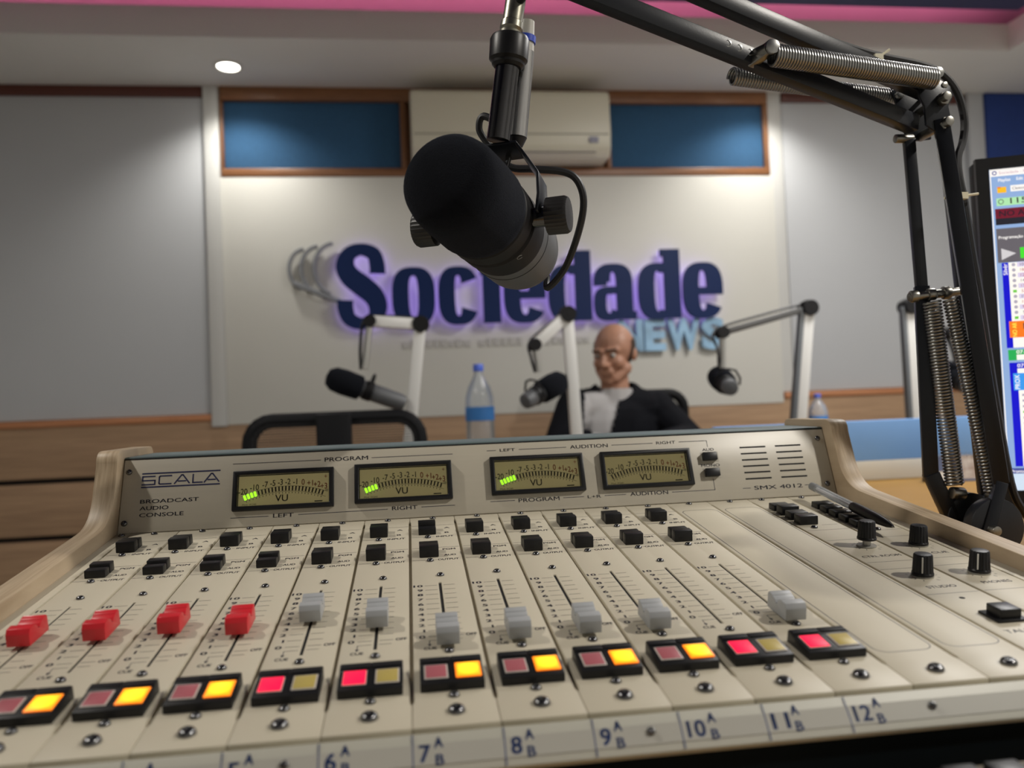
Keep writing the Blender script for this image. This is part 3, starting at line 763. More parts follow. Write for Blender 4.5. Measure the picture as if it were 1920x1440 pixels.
SCM = {k: emi('screen_'+k, lin(*c)) for k, c in dict(sky=(140, 170, 215), white=(248, 244, 240), green=(170, 225, 170), maroon=(110, 25, 45), dark=(35, 35, 45),
       grey=(100, 96, 102), tri=(205, 202, 205), lime=(70, 220, 50), blue=(10, 5, 200), list=(250, 246, 238), lilac=(215, 205, 232), orange=(245, 120, 30), folder=(250, 185, 40),
       dgreen=(40, 170, 85), cyan=(60, 150, 235), bar=(70, 80, 150), pale=(205, 222, 240), ink=(60, 50, 60), title=(190, 150, 165), yellow=(245, 235, 90), check=(110, 200, 70), disc=(170, 165, 180), rednum=(170, 60, 50)).items()}
scr = obj('screen', MB().box(0, sw, -sh, 0, -1.2, 0).mesh('screen', SCM['sky'], mm), t, SC)
lay = [0.0]
def R_(m, x0, x1, y0, y1):
    lay[0] += 0.004
    obj('screen_field', MB().box(x0, x1, -y1, -y0, 0, 0.1+lay[0]).mesh('screen_field', SCM[m], mm, smooth=0), scr, SC)
def W_(m, tx, x, y, h, x1=None, b=B1, rot=False):
    lay[0] += 0.004
    bb = MB()
    if rot: bb.text(tx, 0, 0, h, x1, 0.12+lay[0], b, M=Matrix.Translation((x, -y, 0)) @ Matrix.Rotation(R(90), 4, 'Z'))
    else: bb.text(tx, x, -y, h, x1, 0.12+lay[0], b)
    obj('screen_text', bb.mesh('screen_text', SCM[m], mm, smooth=0), scr, SC)
R_('white', 0, sw, 0, 8.6); R_('white', 0, 1.2, 0, sh); W_('title', 'Sociedade - P', 9.9, 6.2, 3.0, 38, 0.0)
for m_, r_ in (('bar', 2.6), ('white', 1.5)):
    lay[0] += .004; obj('screen_icon', MB().cyl((5.1, -4.5, 0), (5.1, -4.5, .11+lay[0]), r_).mesh('screen_icon', SCM[m_], mm), scr, SC)
W_('white', 'Playlist', 8.6, 15.2, 3.6, 21.7); W_('white', 'Edit', 28.0, 15.0, 3.6, 35)
R_('folder', 7.1, 16.6, 21.8, 28.6); R_('orange', 7.1, 11, 21.4, 23); R_('white', 21.2, 120, 20.7, 28.0); W_('ink', 'Cleiton', 23, 26, 3.2, 36, 0.0)
R_('green', 5.5, 160, 34.9, 44.0)
for m_, r_ in (('ink', 3.0), ('green', 2.3)):
    lay[0] += .004; obj('screen_icon', MB().cyl((10.2, -39.2, 0), (10.2, -39.2, .11+lay[0]), r_).mesh('screen_icon', SCM[m_], mm), scr, SC)
W_('ink', '115', 20.0, 42, 6.4, 37.5, B1)
R_('maroon', 3.4, 200, 47.4, 59.0); W_('dark', 'NO AR', 7.5, 56.5, 6.4, 41, B1); R_('dark', 3.4, 200, 59.0, 66.7)
R_('grey', 3.2, 330, 71, 111.5); W_('white', 'Programação', 5.4, 83.4, 3.4, 31.1, B1)
lay[0] += .004; obj('screen_icon', MB().prism([(7.3, -94.6), (7.3, -108.4), (22.8, -101.4)], 0, .12+lay[0]).mesh('screen_icon', SCM['tri'], mm, smooth=0), scr, SC)
R_('lime', 27.1, 42, 95, 107.7)
R_('blue', 6.9, 330, 112, 212.6); R_('list', 13.8, 328, 112, 212.4); W_('white', 'Silvér', 12.4, 126.4, 4.4, 13.4, B1, True)
rows = ('10', '18', '12', '14', '13', '52', '15', '16', '9', '54', '12')
for i, tx in enumerate(rows):
    y = 114.8 + i*6.25
    if i % 2 == 0: R_('lilac', 22.9, 320, y-2.6, y+2.8)
    W_('rednum' if i % 3 else 'ink', tx, 26, y+1.8, 3.4, None, 0.0)
    if i in (5, 10): R_('check', 17, 21, y-1.5, y+1.7)
    else:
        lay[0] += .004; obj('screen_icon', MB().cyl((19.1, -y, 0), (19.1, -y, .11+lay[0]), 2.0).mesh('screen_icon', SCM['disc'], mm), scr, SC)
R_('orange', 10.7, 330, 181.3, 200.6); W_('yellow', 'NO AR', 18.4, 199.6, 4.6, 16.6, B1, True); R_('ink', 25.4, 27.4, 184, 191)
R_('dgreen', 7.8, 330, 214.8, 227.2); W_('white', '07-0', 16.4, 219.6, 4.0, 29, B1); R_('list', 16.4, 328, 220.8, 227)
R_('blue', 8.2, 330, 230, 351.2); W_('white', '07-0', 16.4, 235.6, 4.0, 29, B1); R_('list', 16.2, 328, 237, 351)
R_('cyan', 11.4, 330, 242.5, 262.5); W_('white', 'PROX', 18.0, 261, 5.0, 16.6, B1, True)
for i in range(12):
    y = 268 + i*6.6
    if i % 2: R_('lilac', 24, 320, y-2.6, y+2.8)
    R_('check' if i in (3,) else 'disc', 19.5, 22.5, y-1.2, y+1.4)
R_('bar', 2.0, sw, 353.1, 359.4); W_('white', 'Pronto', 3.4, 358.4, 3.4, 17, B1); R_('pale', 2.0, sw, 359.4, sh)
# keyboard tucked in front of the console
KB = Matrix.Translation((0.36, -0.085, 0.7585)) @ Matrix.Rotation(R(8), 4, 'X')
t = thing('keyboard', (0.36, -0.085, 0.75), 'dark brown computer keyboard lying on the desk in front of the console', 'keyboard')
obj('case', MB().prism([(-.055, 0.001), (.045, -.006), (.045, .016), (-.055, .010)], -.17, .21, 'x').mesh('case', mat('keyboard_brown', (0.10, 0.075, 0.04), 0.5), bevel=0.002), t, KB)
KC = MB().box(-.0075, .0075, -.0075, .0075, 0, .006).mesh('keyboard_key', M_['black'], bevel=0.0012)
for r_ in range(5):
    for c_ in range(19):
        obj('keyboard_key', KC, t, KB @ Matrix.Translation((-.155 + c_*.0195, -.043 + r_*.0185, .0115+r_*.001)))
# pen lying on the keys
p0, p1 = PM @ Vector((0.3565, 0.356, 0.0135)), PM @ Vector((0.3560, 0.2285, 0.0088))
MP = along(p0, p1); L = (p1-p0).length
t = thing('ballpoint_pen', p0, 'ballpoint pen with clear barrel and black grip lying across the right push keys', 'pen', mw=MP)
obj('barrel', MB().cyl((0, 0, 0.004), (0, 0, L*.55), 0.0036, n=12).mesh('barrel', clear_mat('clear_pen_plastic', (0.97, 0.97, 0.97), 0.22)), t, MP)
obj('ink_tube', MB().cyl((0, 0, 0.006), (0, 0, L*.55), 0.0013, n=10).mesh('ink_tube', mat('ink_tube_white', (0.6, 0.6, 0.62), 0.3)), t, MP)
obj('end_cap', MB().lathe([(0.0030, -.004), (0.0038, -.003), (0.0038, 0.006)], 16).mesh('end_cap', mat('grey_cap', (0.2, 0.21, 0.22), 0.3)), t, MP)
obj('grip', MB().lathe([(0.0038, L*.53), (0.0044, L*.56), (0.0043, L*.82), (0.0030, L*.93), (0.0012, L*.985)], 18).mesh('grip', M_['black']), t, MP)
obj('tip', MB().lathe([(0.0012, L*.98), (0.0005, L)], 12).mesh('tip', M_['steel']), t, MP)

# ------------------------------------------------------------------ boom arm in front
def bar(p0, p1, wd, h, name, m, parent, roll=0.0, bev=0.0008):
    Mb = along(p0, p1, roll); Ln = (Vector(p1)-Vector(p0)).length
    return obj(name, MB().box(-wd/2, wd/2, -h/2, h/2, 0, Ln).mesh(name, m, bevel=bev), parent, Mb)
def spring(p0, p1, rad, wire, turns, name, parent):
    Mb = along(p0, p1); Ln = (Vector(p1)-Vector(p0)).length; n = turns*14
    pts = [(rad*math.cos(2*math.pi*i/14), rad*math.sin(2*math.pi*i/14), Ln*i/n) for i in range(n+1)]
    return obj(name, MB().tube(pts, wire, 6).mesh(name, M_['steel'], smooth=60), parent, Mb)
def pin(p0, p1, r, name, parent, m='steeld', n=16):
    return obj(name, MB().cyl(p0, p1, r, n=n).mesh(name, M_[m], bevel=0.0008), parent)
t = thing('boom_arm', (0.505, 0.33, 0.75), 'black spring balanced boom arm clamped beside the console, reaching over it', 'boom arm')
def poly_y(pts, th, name, m, parent):
    y = pts[0][1]
    return obj(name, MB().prism([(p[0], p[2]) for p in pts], y-th/2, y+th/2, 'y').mesh(name, M_[m], bevel=0.0008), parent)
# lower arm
lr = [(0.4807, 0.318, 1.1904), (0.517, 0.313, 0.8537), (0.4976, 0.311, 0.8042)]
a_ = bar(lr[0], lr[1], 0.013, 0.013, 'lower_tube', M_['armblk'], t, R(30))
bar(lr[1], lr[2], 0.014, 0.010, 'lower_strap', M_['armblk'], t, R(30))
ll = [(0.4661, 0.345, 1.1809), (0.4711, 0.345, 1.0358), (0.4703, 0.345, 0.8583), (0.4923, 0.345, 0.8117)]
bar(ll[0], ll[1], 0.010, 0.008, 'lower_tube', M_['armblk'], t, R(15))
bar((0.4711, 0.345, 1.0400), ll[2], 0.013, 0.010, 'lower_tube', M_['armblk'], t, R(25))
bar(Vector(ll[2])+Vector((0, 0, .004)), ll[3], 0.013, 0.013, 'lower_strap', M_['armblk'], t, R(15))
bar((0.5132, 0.36, 1.2003), (0.5362, 0.36, 0.8381), 0.010, 0.010, 'lower_tube', M_['armblk'], t, R(15))
bar((0.5362, 0.36, 0.8381), (0.512, 0.352, 0.805), 0.010, 0.006, 'lower_strap', M_['armblk'], t, R(15))
# upper arm
ul = [Vector((0.4621, 0.33, 1.19)), Vector((0.0858, 0.25, 1.2833))]
uu = [Vector((0.4769, 0.33, 1.2215)), Vector((0.0874, 0.25, 1.3246))]
bar(ul[0], ul[1], 0.013, 0.015, 'upper_tube', M_['armblk'], t)
bar(uu[0], uu[1], 0.013, 0.015, 'upper_tube', M_['armblk'], t)
MEH = MB().lathe([(0.0030, 0), (0.0032, 0.0006), (0.0024, 0.0008), (0.0022, 0.0003), (0.0003, 0.0002)], 14).mesh('adjust_hole', M_['steel'])
for f_ in (0.475, 0.503, 0.531):
    p = ul[0].lerp(ul[1], f_)
    obj('adjust_hole', MEH, t, along(p + Vector((0.0, -0.0061, 0.002)), p + Vector((0.001, -0.02, 0.002))))
# springs
spring((0.4739, 0.335, 1.0237), (0.4873, 0.335, 0.8508), 0.0074, 0.00130, 58, 'spring', t)
spring((0.4858, 0.325, 1.0251), (0.5173, 0.325, 0.8442), 0.0060, 0.00130, 58, 'spring', t)
spring((0.298, 0.275, 1.2295), (0.4661, 0.305, 1.2233), 0.0084, 0.00138, 62, 'spring', t)
spring((0.2876, 0.335, 1.236), (0.4607, 0.36, 1.2274), 0.0070, 0.00138, 62, 'spring', t)
pin((0.2883, 0.290, 1.2351), (0.2955, 0.268, 1.2335), 0.0052, 'spring_pin', t)
bar((0.2860, 0.292, 1.2300), (0.2960, 0.272, 1.2345), 0.008, 0.010, 'spring_hook', M_['steeld'], t)
pin((0.2955, 0.2665, 1.2335), (0.2955, 0.270, 1.2335), 0.0064, 'spring_eye', t, 'steel')
pin((0.4690, 0.300, 1.2280), (0.4690, 0.330, 1.2280), 0.0050, 'spring_pin', t, 'steel')
pin((0.4607, 0.345, 1.2255), (0.4607, 0.375, 1.2255), 0.0045, 'spring_pin', t, 'steel')
pin((0.4521, 0.337, 1.0287), (0.5215, 0.333, 1.0345), 0.0040, 'cross_pin', t)
for x, r_ in ((0.4735, 0.0058), (0.4890, 0.0062), (0.5130, 0.0066), (0.4560, 0.0056)):
    z_ = 1.0287 + (x-0.4521)*0.083
    pin((x-0.003, 0.336, z_), (x+0.004, 0.335, z_+.0004), r_, 'collar', t)
pin((0.4835, 0.335, 0.8440), (0.4960, 0.335, 0.8425), 0.0058, 'spring_pin', t)
pin((0.5130, 0.325, 0.8390), (0.5220, 0.325, 0.8385), 0.0058, 'spring_pin', t)
# elbow plates and bolts
poly_y([(0.4602, 0.318, 1.2226), (0.4792, 0.318, 1.2293), (0.4911, 0.318, 1.222), (0.4938, 0.318, 1.213), (0.4884, 0.318, 1.2029), (0.4912, 0.318, 1.1854), (0.4859, 0.318, 1.1779), (0.4727, 0.318, 1.1799), (0.465, 0.318, 1.1853), (0.4644, 0.318, 1.2027), (0.4596, 0.318, 1.2126)], 0.003, 'elbow_plate', 'armblk', t)
poly_y([(0.4545, 0.35, 1.2302), (0.4647, 0.35, 1.2355), (0.4895, 0.35, 1.2332), (0.4941, 0.35, 1.215), (0.4922, 0.35, 1.1827), (0.4699, 0.35, 1.1805), (0.4624, 0.35, 1.194)], 0.003, 'elbow_plate', 'armblk', t)
for x, z_, r_ in ((0.4812, 1.2084, 0.0042), (0.4821, 1.1854, 0.0044), (0.4858, 1.2229, 0.0022)):
    pin((x, 0.352, z_), (x-0.0015, 0.305 if r_ > .003 else .3155, z_), r_, 'bolt', t)
    pin((x, 0.3165, z_), (x, 0.311 if r_ > .003 else .316, z_), r_*1.45, 'nut', t, n=6)
pin((0.4520, 0.345, 1.1819), (0.4700, 0.345, 1.1819), 0.0042, 'bolt', t)
# joint at the free end
obj('end_joint', MB().box(-.009, .009, -.008, .008, -.04, .03).cyl((0, -.014, -.025), (0, .014, -.025), .008).mesh('end_joint', M_['armblk'], bevel=.001), t, Matrix.Translation((0.0825, 0.2455, 1.305)))
# base: two discs, swivel, clamp
pin((0.5049, 0.338, 0.8190), (0.5049, 0.352, 0.8190), 0.0235, 'swivel_disc', t, 'armblk', 36)
pin((0.5090, 0.309, 0.8135), (0.5090, 0.321, 0.8135), 0.0265, 'swivel_disc', t, 'armblk', 36)
pin((0.5000, 0.298, 0.8125), (0.5000, 0.318, 0.8125), 0.0045, 'bolt', t)
pin((0.4985, 0.332, 0.8105), (0.4905, 0.332, 0.8085), 0.0050, 'bolt', t)
pin((0.5060, 0.331, 0.752), (0.5060, 0.331, 0.815), 0.0110, 'swivel_post', t, 'armblk')
obj('clamp', MB().box(.486, .53, .305, .357, .7505, .764).mesh('clamp', M_['armblk'], bevel=.0015), t)
# cable along the arm, held by ties
def catmull(P, k=6):
    P = [Vector(p) for p in P]; out = []
    for i in range(len(P)-1):
        a, b_, c, d = P[max(i-1, 0)], P[i], P[i+1], P[min(i+2, len(P)-1)]
        for j in range(k):
            u = j/k
            out.append(0.5*((2*b_) + (c-a)*u + (2*a-5*b_+4*c-d)*u*u + (3*b_-a-3*c+d)*u**3))
    return out + [P[-1]]
bc = [(0.12, 0.262, 1.328), (0.20, 0.278, 1.305), (0.289, 0.30, 1.2797), (0.3815, 0.325, 1.2653), (0.4293, 0.335, 1.258), (0.4756, 0.34, 1.2522), (0.4998, 0.34, 1.2433), (0.5153, 0.34, 1.2243), (0.5211, 0.34, 1.1985), (0.5182, 0.34, 1.1778), (0.5086, 0.335, 1.1608), (0.5049, 0.33, 1.1415), (0.5074, 0.328, 1.1156), (0.5116, 0.326, 1.0648), (0.5168, 0.326, 1.0245), (0.5253, 0.325, 0.9342), (0.5367, 0.325, 0.8517), (0.5527, 0.33, 0.8229), (0.585, 0.345, 0.79), (0.62, 0.37, 0.757)]
cb = obj('cable', MB().tube(catmull(bc), 0.0036, 8).mesh('cable', M_['rubber']), t)
for p, q in (((0.4290, 0.3300, 1.2530), (0.012, 0, 0.008)), ((0.4990, 0.3190, 1.1196), (0.016, 0, 0.002))):
    p = Vector(p)
    obj('cable_tie', MB().box(-.004, .004, -.003, .003, -.003, .003, Matrix.Translation(p)).cyl(p, p+Vector(q), 0.0013, n=6)
        .cyl(p, p+Vector((-.016, .003, -.001)), 0.0013, n=6).mesh('cable_tie', M_['tie']), cb)

# ------------------------------------------------------------------ the large microphone
MF_ = Vector((-0.4114, -0.9039, 0.1168)).normalized(); MK_ = Vector((0.9098, -0.415, -0.0072)); MK_ = (MK_ - MF_*MK_.dot(MF_)).normalized()
MICP = Vector((0.0504, 0.2469, 1.083))
MIC = frame(MICP, MK_, MF_.cross(MK_), MF_)       # x knob axis, y up-ish, z to the front
t = thing('studio_microphone', MICP, 'large black broadcast microphone with foam windscreen and yoke hanging over the console', 'microphone', mw=MIC.copy())
ws = [(0.029, 0.021), (0.0352, 0.0235), (0.0366, 0.032), (0.0360, 0.060), (0.0350, 0.077), (0.0330, 0.0865), (0.0285, 0.0925), (0.021, 0.0958), (0.012, 0.0972), (0.002, 0.0975)]
obj('foam_windscreen', MB().lathe(ws, 48).mesh('foam_windscreen', M_['foam'], smooth=60), t, MIC)
obj('front_collar', MB().lathe([(0.030, -0.030), (0.0345, -0.0295), (0.0352, -0.018), (0.0352, -0.002), (0.0335, 0.000), (0.0335, 0.004), (0.0355, 0.006), (0.0352, 0.020), (0.033, 0.0225), (0.029, 0.023)], 48).mesh('front_collar', M_['blackm']), t, MIC)
obj('body', MB().lathe([(0.030, -0.029), (0.0345, -0.030), (0.0348, -0.044), (0.0345, -0.074), (0.0325, -0.083), (0.0270, -0.0885), (0.012, -0.090)], 48).mesh('body', M_['micgrey']), t, MIC)
obj('body_ring', MB().lathe([(0.0346, -0.0400), (0.0351, -0.0406), (0.0346, -0.0412)], 48).mesh('body_ring', M_['blackm']), t, MIC)
obj('logo_mark', MB().tube([(0.0352*math.sin(R(38)) + .0022*math.cos(a), -0.0352*math.cos(R(38)) + .0012*math.cos(a), -.006 + .0026*math.sin(a)) for a in [i*math.pi/6 for i in range(1, 11)]], .0003, 5).mesh('logo_mark', M_['grey']), t, MIC)
def ribs(j, n, z): return 1.0 if j % 2 else 0.965
for sx in (-1, 1):
    K = MIC @ Matrix.Translation((sx*0.0445, 0, 0)) @ Matrix.Rotation(R(90*sx), 4, 'Y')
    obj('yoke_knob', MB().lathe([(0.0100, 0.0), (0.0140, 0.001), (0.0142, 0.015), (0.0128, 0.0175), (0.004, 0.018)], 60, mod=ribs).mesh('yoke_knob', mat('knob_brown_black', (0.012, 0.011, 0.011), 0.45)), t, K)
    obj('yoke_washer', MB().cyl((0, 0, -0.010), (0, 0, 0.001), 0.0075, n=24).mesh('yoke_washer', M_['chrome']), t, K)
# yoke strap (flat bar bent over the body)
yk = [Vector((0.0410, 0, 0)), Vector((0.0418, 0.014, 0)), Vector((0.0405, 0.032, 0)), Vector((0.030, 0.048, 0)), Vector((0.0215, 0.0605, 0)),
      Vector((-0.0215, 0.0605, 0)), Vector((-0.030, 0.048, 0)), Vector((-0.0405, 0.032, 0)), Vector((-0.0418, 0.014, 0)), Vector((-0.0410, 0, 0))]
UPY = Vector((0.0, 0.26, 1.0)); UPY = (UPY - MK_*UPY.dot(MK_)).normalized()
YK = frame(MICP, MK_, UPY, MK_.cross(UPY))
b = MB()
pts = [(p.x, p.y) for p in yk]
inner = []
for i, p in enumerate(yk):
    d = (yk[min(i+1, 9)] - yk[max(i-1, 0)]).normalized(); inner.append((p.x - d.y*0.0024, p.y + d.x*0.0024))
b.prism([(x, y) for x, y in pts] + inner[::-1], -0.0125, 0.0125, 'z')
obj('yoke', b.mesh('yoke', M_['armblk'], bevel=0.0006), t, YK)
b = MB()
for x in (-0.010, 0.010): b.cyl((x, 0.054, -0.006), (x, 0.058, -0.006), 0.0022, n=10)
b.cyl((0.010, 0.047, -.004), (0.012, 0.055, -.004), .0014, n=8)
obj('yoke_screws', b.mesh('yoke_screws', M_['steel']), t, YK)['kind'] = 'stuff'
tb = [Vector(p) for p in ((0.0584, 0.2442, 1.1455), (0.0683, 0.2414, 1.2073), (0.0701, 0.2407, 1.2237), (0.0761, 0.2391, 1.255), (0.0815, 0.2425, 1.2830))]
obj('mount_tube', MB().cyl(tb[0], tb[1], 0.0092, n=28).mesh('mount_tube', M_['chrome']), t)
Mt = along(tb[1]-(tb[2]-tb[1])*0.15, tb[2]); 
obj('mount_collar', MB().lathe([(0.0105, -0.004), (0.0125, -0.002), (0.0128, 0.000), (0.0150, 0.002), (0.0152, 0.017), (0.0140, 0.0195), (0.010, 0.020)], 60, mod=lambda j, n, z: (0.975 if j % 2 and 0.001 < z < 0.018 else 1.0)).mesh('mount_collar', M_['black']), t, Mt)
obj('threaded_stud', MB().lathe([(0.0086, 0.0), (0.0090, 0.004), (0.0076, 0.005), (0.0090, 0.007), (0.0088, 0.012), (0.0078, 0.013), (0.0078, 0.064)], 28).mesh('threaded_stud', mat('worn_brass_grey', (0.30, 0.29, 0.24), 0.35, metal=1.0, var=0.2, vscale=120)), t, along(tb[2], tb[4]))
th = Vector((0.0795, 0.2330, 1.2520))
obj('thumb_screw', MB().lathe([(0.0036, -0.004), (0.0036, 0.010), (0.0052, 0.011), (0.0056, 0.020), (0.0030, 0.0205), (0.0028, 0.016)], 18).mesh('thumb_screw', M_['blackm']), t, along(th, th+Vector((0.55, -0.80, 0.35))))
obj('cable_plug', MB().cyl((0.0752, 0.2590, 1.1530), (0.0835, 0.2560, 1.2200), 0.0078, n=20).mesh('cable_plug', mat('plug_nickel', (0.50, 0.50, 0.50), 0.25, metal=1.0)), t)
obj('plug_boot', MB().cyl((0.0835, 0.2560, 1.2200), (0.0868, 0.2550, 1.2440), 0.0074, 0.0055, n=16).mesh('plug_boot', mat('pale_tape', (0.45, 0.44, 0.40), 0.5)), t)
obj('blue_band', MB().cyl((0.08435, 0.2557, 1.2270), (0.0850, 0.2555, 1.2320), 0.0080, n=16).mesh('blue_band', mat('blue_band', (0.02, 0.06, 0.5), 0.4)), t)
obj('plug_boot', MB().cyl((0.0752, 0.2590, 1.1530), (0.0745, 0.2600, 1.1460), 0.0080, 0.0050, n=16).mesh('plug_boot', M_['rubber']), t)
rear = MIC @ Vector((0.014, -0.012, -0.087))
mc = [rear, rear + Vector((0.010, 0.020, -0.004)), (0.1074, 0.3300, 1.0437), (0.1207, 0.3150, 1.0585), (0.1293, 0.2930, 1.0857), (0.1314, 0.2800, 1.1074), (0.126, 0.2766, 1.1237), (0.1145, 0.2778, 1.1312), (0.0908, 0.2808, 1.1343), (0.0705, 0.2880, 1.1394), (0.0516, 0.2900, 1.1632), (0.0484, 0.2890, 1.1731), (0.0522, 0.2860, 1.1796), (0.0632, 0.2780, 1.1700), (0.0745, 0.2605, 1.1470)]
obj('cable', MB().tube(catmull(mc), 0.0030, 8).mesh('cable', M_['rubber']), t)
obj('strain_relief', MB().cyl(rear, rear + Vector((0.004, 0.008, -0.002)), 0.0050, n=14).mesh('strain_relief', M_['steel']), t)

# ------------------------------------------------------------------ air conditioner on the wall
t = thing('air_conditioner', (0.463, 3.20, 2.014), 'cream wall air conditioner between the two blue panels', 'air conditioner')
M_['accream'] = mat('ac_cream_plastic', (0.74, 0.71, 0.58), 0.4)
obj('body', MB().prism([(3.245, 2.020), (3.10, 2.020), (3.062, 2.055), (3.052, 2.12), (3.058, 2.290), (3.075, 2.310), (3.245, 2.312)], 0.028, 0.900, 'x').mesh('body', M_['accream'], bevel=0.012, seg=3), t)
obj('outlet_slot', MB().box(0.10, 0.83, 3.066, 3.11, 2.036, 2.052).mesh('outlet_slot', mat('ac_slot', (0.10, 0.10, 0.085), 0.6)), t)
obj('flap', MB().prism([(3.056, 2.053), (3.060, 2.050), (3.088, 2.030), (3.086, 2.027), (3.055, 2.046)], 0.10, 0.83, 'x').mesh('flap', M_['accream'], bevel=0.001), t)
obj('display', MB().box(0.80, 0.84, 3.050, 3.058, 2.075, 2.100).mesh('display', mat('ac_display', (0.33, 0.33, 0.42), 0.3)), t)
obj('front_seam', MB().box(0.040, 0.888, 3.0505, 3.055, 2.110, 2.114).mesh('front_seam', mat('ac_seam', (0.3, 0.29, 0.23), 0.6)), t)

# ------------------------------------------------------------------ wall lettering
BY = 3.215
M_['signblue'] = mat('sign_navy_acrylic', (0.005, 0.020, 0.095), 0.5, spec=0.2)
M_['signpurple'] = mat('sign_purple_backlight', (0.4, 0.3, 0.8), 0.5, emit=(0.45, 0.32, 1.0), estr=1.1)
M_['signsky'] = mat('sign_sky_acrylic', (0.30, 0.50, 0.70), 0.4, var=0.3, vscale=9)
M_['silver'] = mat('sign_silver_acrylic', (0.24, 0.25, 0.27), 0.4)
FS = frame((0, BY, 0), (1, 0, 0), (0, 0, 1), (0, -1, 0))     # x along the wall, y up, z towards the room
t = thing('wall_sign', (0.55, BY, 1.31), 'large navy raised letters reading Sociedade with purple backlight on the white board', 'wall sign')
DB, DF = 0.040, 0.062          # back and front of the letters, metres off the board
def strip3(b, outer, inner, z0, z1, closed=False):
    """solid band between two outlines"""
    n = len(outer); v = []
    for z in (z0, z1): v += [(p[0], p[1], z) for p in outer] + [(p[0], p[1], z) for p in inner]
    f = []; m = 2*n
    for i in range(n if closed else n-1):
        j = (i+1) % n
        f += [(i, j, n+j, n+i), (m+i, m+n+i, m+n+j, m+j), (i, m+i, m+j, j), (n+i, n+j, m+n+j, m+n+i)]
    if not closed: f += [(0, n, m+n, m), (n-1, m+n-1, m+2*n-1, 2*n-1)]
    b.add(v, f)
def ring(b, x0, x1, y0, y1, tx, ty, a0, a1, z0, z1, g=0.0):
    cx, cy = (x0+x1)/2, (y0+y1)/2; rx, ry = (x1-x0)/2-g, (y1-y0)/2-g
    se = lambda c: math.copysign(abs(c)**0.72, c)
    n = 40; A_ = [R(a0 + (a1-a0)*i/n) for i in range(n + (0 if a1-a0 >= 360 else 1))]
    o_ = [(cx + rx*se(math.cos(t)), cy + ry*se(math.sin(t))) for t in A_]
    i_ = [(cx + (rx-tx+2*g)*se(math.cos(t)), cy + (ry-ty+2*g)*se(math.sin(t))) for t in A_]
    strip3(b, o_, i_, z0, z1, a1-a0 >= 360)
class Steps(MB):
    def add(s, vs, fs, M=None):
        s.k = getattr(s, 'k', 0) + 1; zt = max(v[2] for v in vs); d = 0.0007*(s.k-1)
        return MB.add(s, [(v[0], v[1], v[2]-d if v[2] > zt-1e-6 else v[2]+d) for v in vs], fs, M)
def glyph(c, x, z0, z1, g=0.0):
    b = Steps(); B0 = 1.308; T0 = 1.556; W = {'S': .232, 'o': .188, 'c': .178, 'i': .086, 'e': .188, 'd': .196, 'a': .192}[c]; st = 0.074
    if c == 'S':
        P = [(.80, .655), (.80, .76), (.735, .90), (.50, .955), (.285, .895), (.215, .755), (.295, .630), (.50, .515), (.715, .385), (.790, .245), (.715, .105), (.49, .045), (.265, .105), (.195, .235), (.195, .335)]
        Tk = [.068, .068, .062, .050, .062, .082, .090, .094, .090, .082, .062, .050, .062, .068, .068]
        C_ = [p.to_2d() for p in catmull([(x+u*W, 1.303+v*.354, 0) for u, v in P], 4)]
        L_ = []; R2 = []
        for i, p in enumerate(C_):
            d = (C_[min(i+1, len(C_)-1)] - C_[max(i-1, 0)]).normalized(); n = Vector((-d.y, d.x))
            k = i/4; j = int(min(k, len(Tk)-2)); th = (Tk[j]*(1-(k-j)) + Tk[j+1]*(k-j))/2 - g
            L_.append(p+n*th); R2.append(p-n*th)
        strip3(b, L_, R2, z0, z1)
    elif c == 'o': ring(b, x, x+W, B0-.004, T0+.004, st, .036, 0, 360, z0, z1, g)
    elif c == 'c': ring(b, x, x+W, B0-.004, T0+.004, st, .038, 28, 332, z0, z1, g)
    elif c == 'e':
        ring(b, x, x+W, B0-.004, T0+.004, st, .036, 0, 328, z0, z1, g)
        b.box(x+.05, x+W-g, 1.412+g, 1.446-g, z0, z1)
    elif c == 'd':
        ring(b, x, x+W*.93, B0-.004, T0+.004, st, .036, 60, 300, z0, z1, g)
        b.box(x+W-st+g, x+W-g, B0+g, 1.622-g, z0, z1); b.box(x+W-st-.016, x+W-st+.02, 1.590+g, 1.622-g, z0, z1)
        b.box(x+W*.5, x+W-.02, T0-.040+g, T0-.006-g, z0, z1); b.box(x+W*.5, x+W-.02, B0+.002+g, B0+.038-g, z0, z1)
    elif c == 'a':
        ring(b, x, x+W*.92, B0+.06, T0+.004, st, .036, 8, 172, z0, z1, g); b.box(x+g, x+.060-g, 1.462+g, 1.495-g, z0, z1)
        b.box(x+W*.92-st+g, x+W*.92-g, B0+g, T0-.07, z0, z1); b.box(x+W-.03, x+W-g, B0+g, B0+.036-g, z0, z1)
        ring(b, x-.002, x+W*.72, B0-.004, B0+.150, .056, .034, 60, 330, z0, z1, g); b.box(x+W*.35, x+W*.8, B0+.116+g, B0+.150-g, z0, z1)
    elif c == 'i':
        b.box(x+.006+g, x+W-.002-g, B0+g, T0-g, z0, z1); b.box(x-.004, x+.03, T0-.036+g, T0-g, z0, z1)
        b.box(x+.008+g, x+W-.004-g, 1.572+g, 1.622-g, z0, z1)
    return b, W
x = -0.324; WS = sum(glyph(c, 0, 0, 1)[1] for c in 'Sociedade'); gapx = (1.742-WS)/8
for c in 'Sociedade':
    g1, W = glyph(c, x, DB, DF)
    lt = obj('letter', g1.mesh('letter', M_['signblue'], smooth=25), t, FS)
    obj('backlight', glyph(c, x, 0.030, 0.037, 0.004)[0].mesh('backlight', M_['signpurple'], smooth=0), lt, FS)
    x += W + gapx
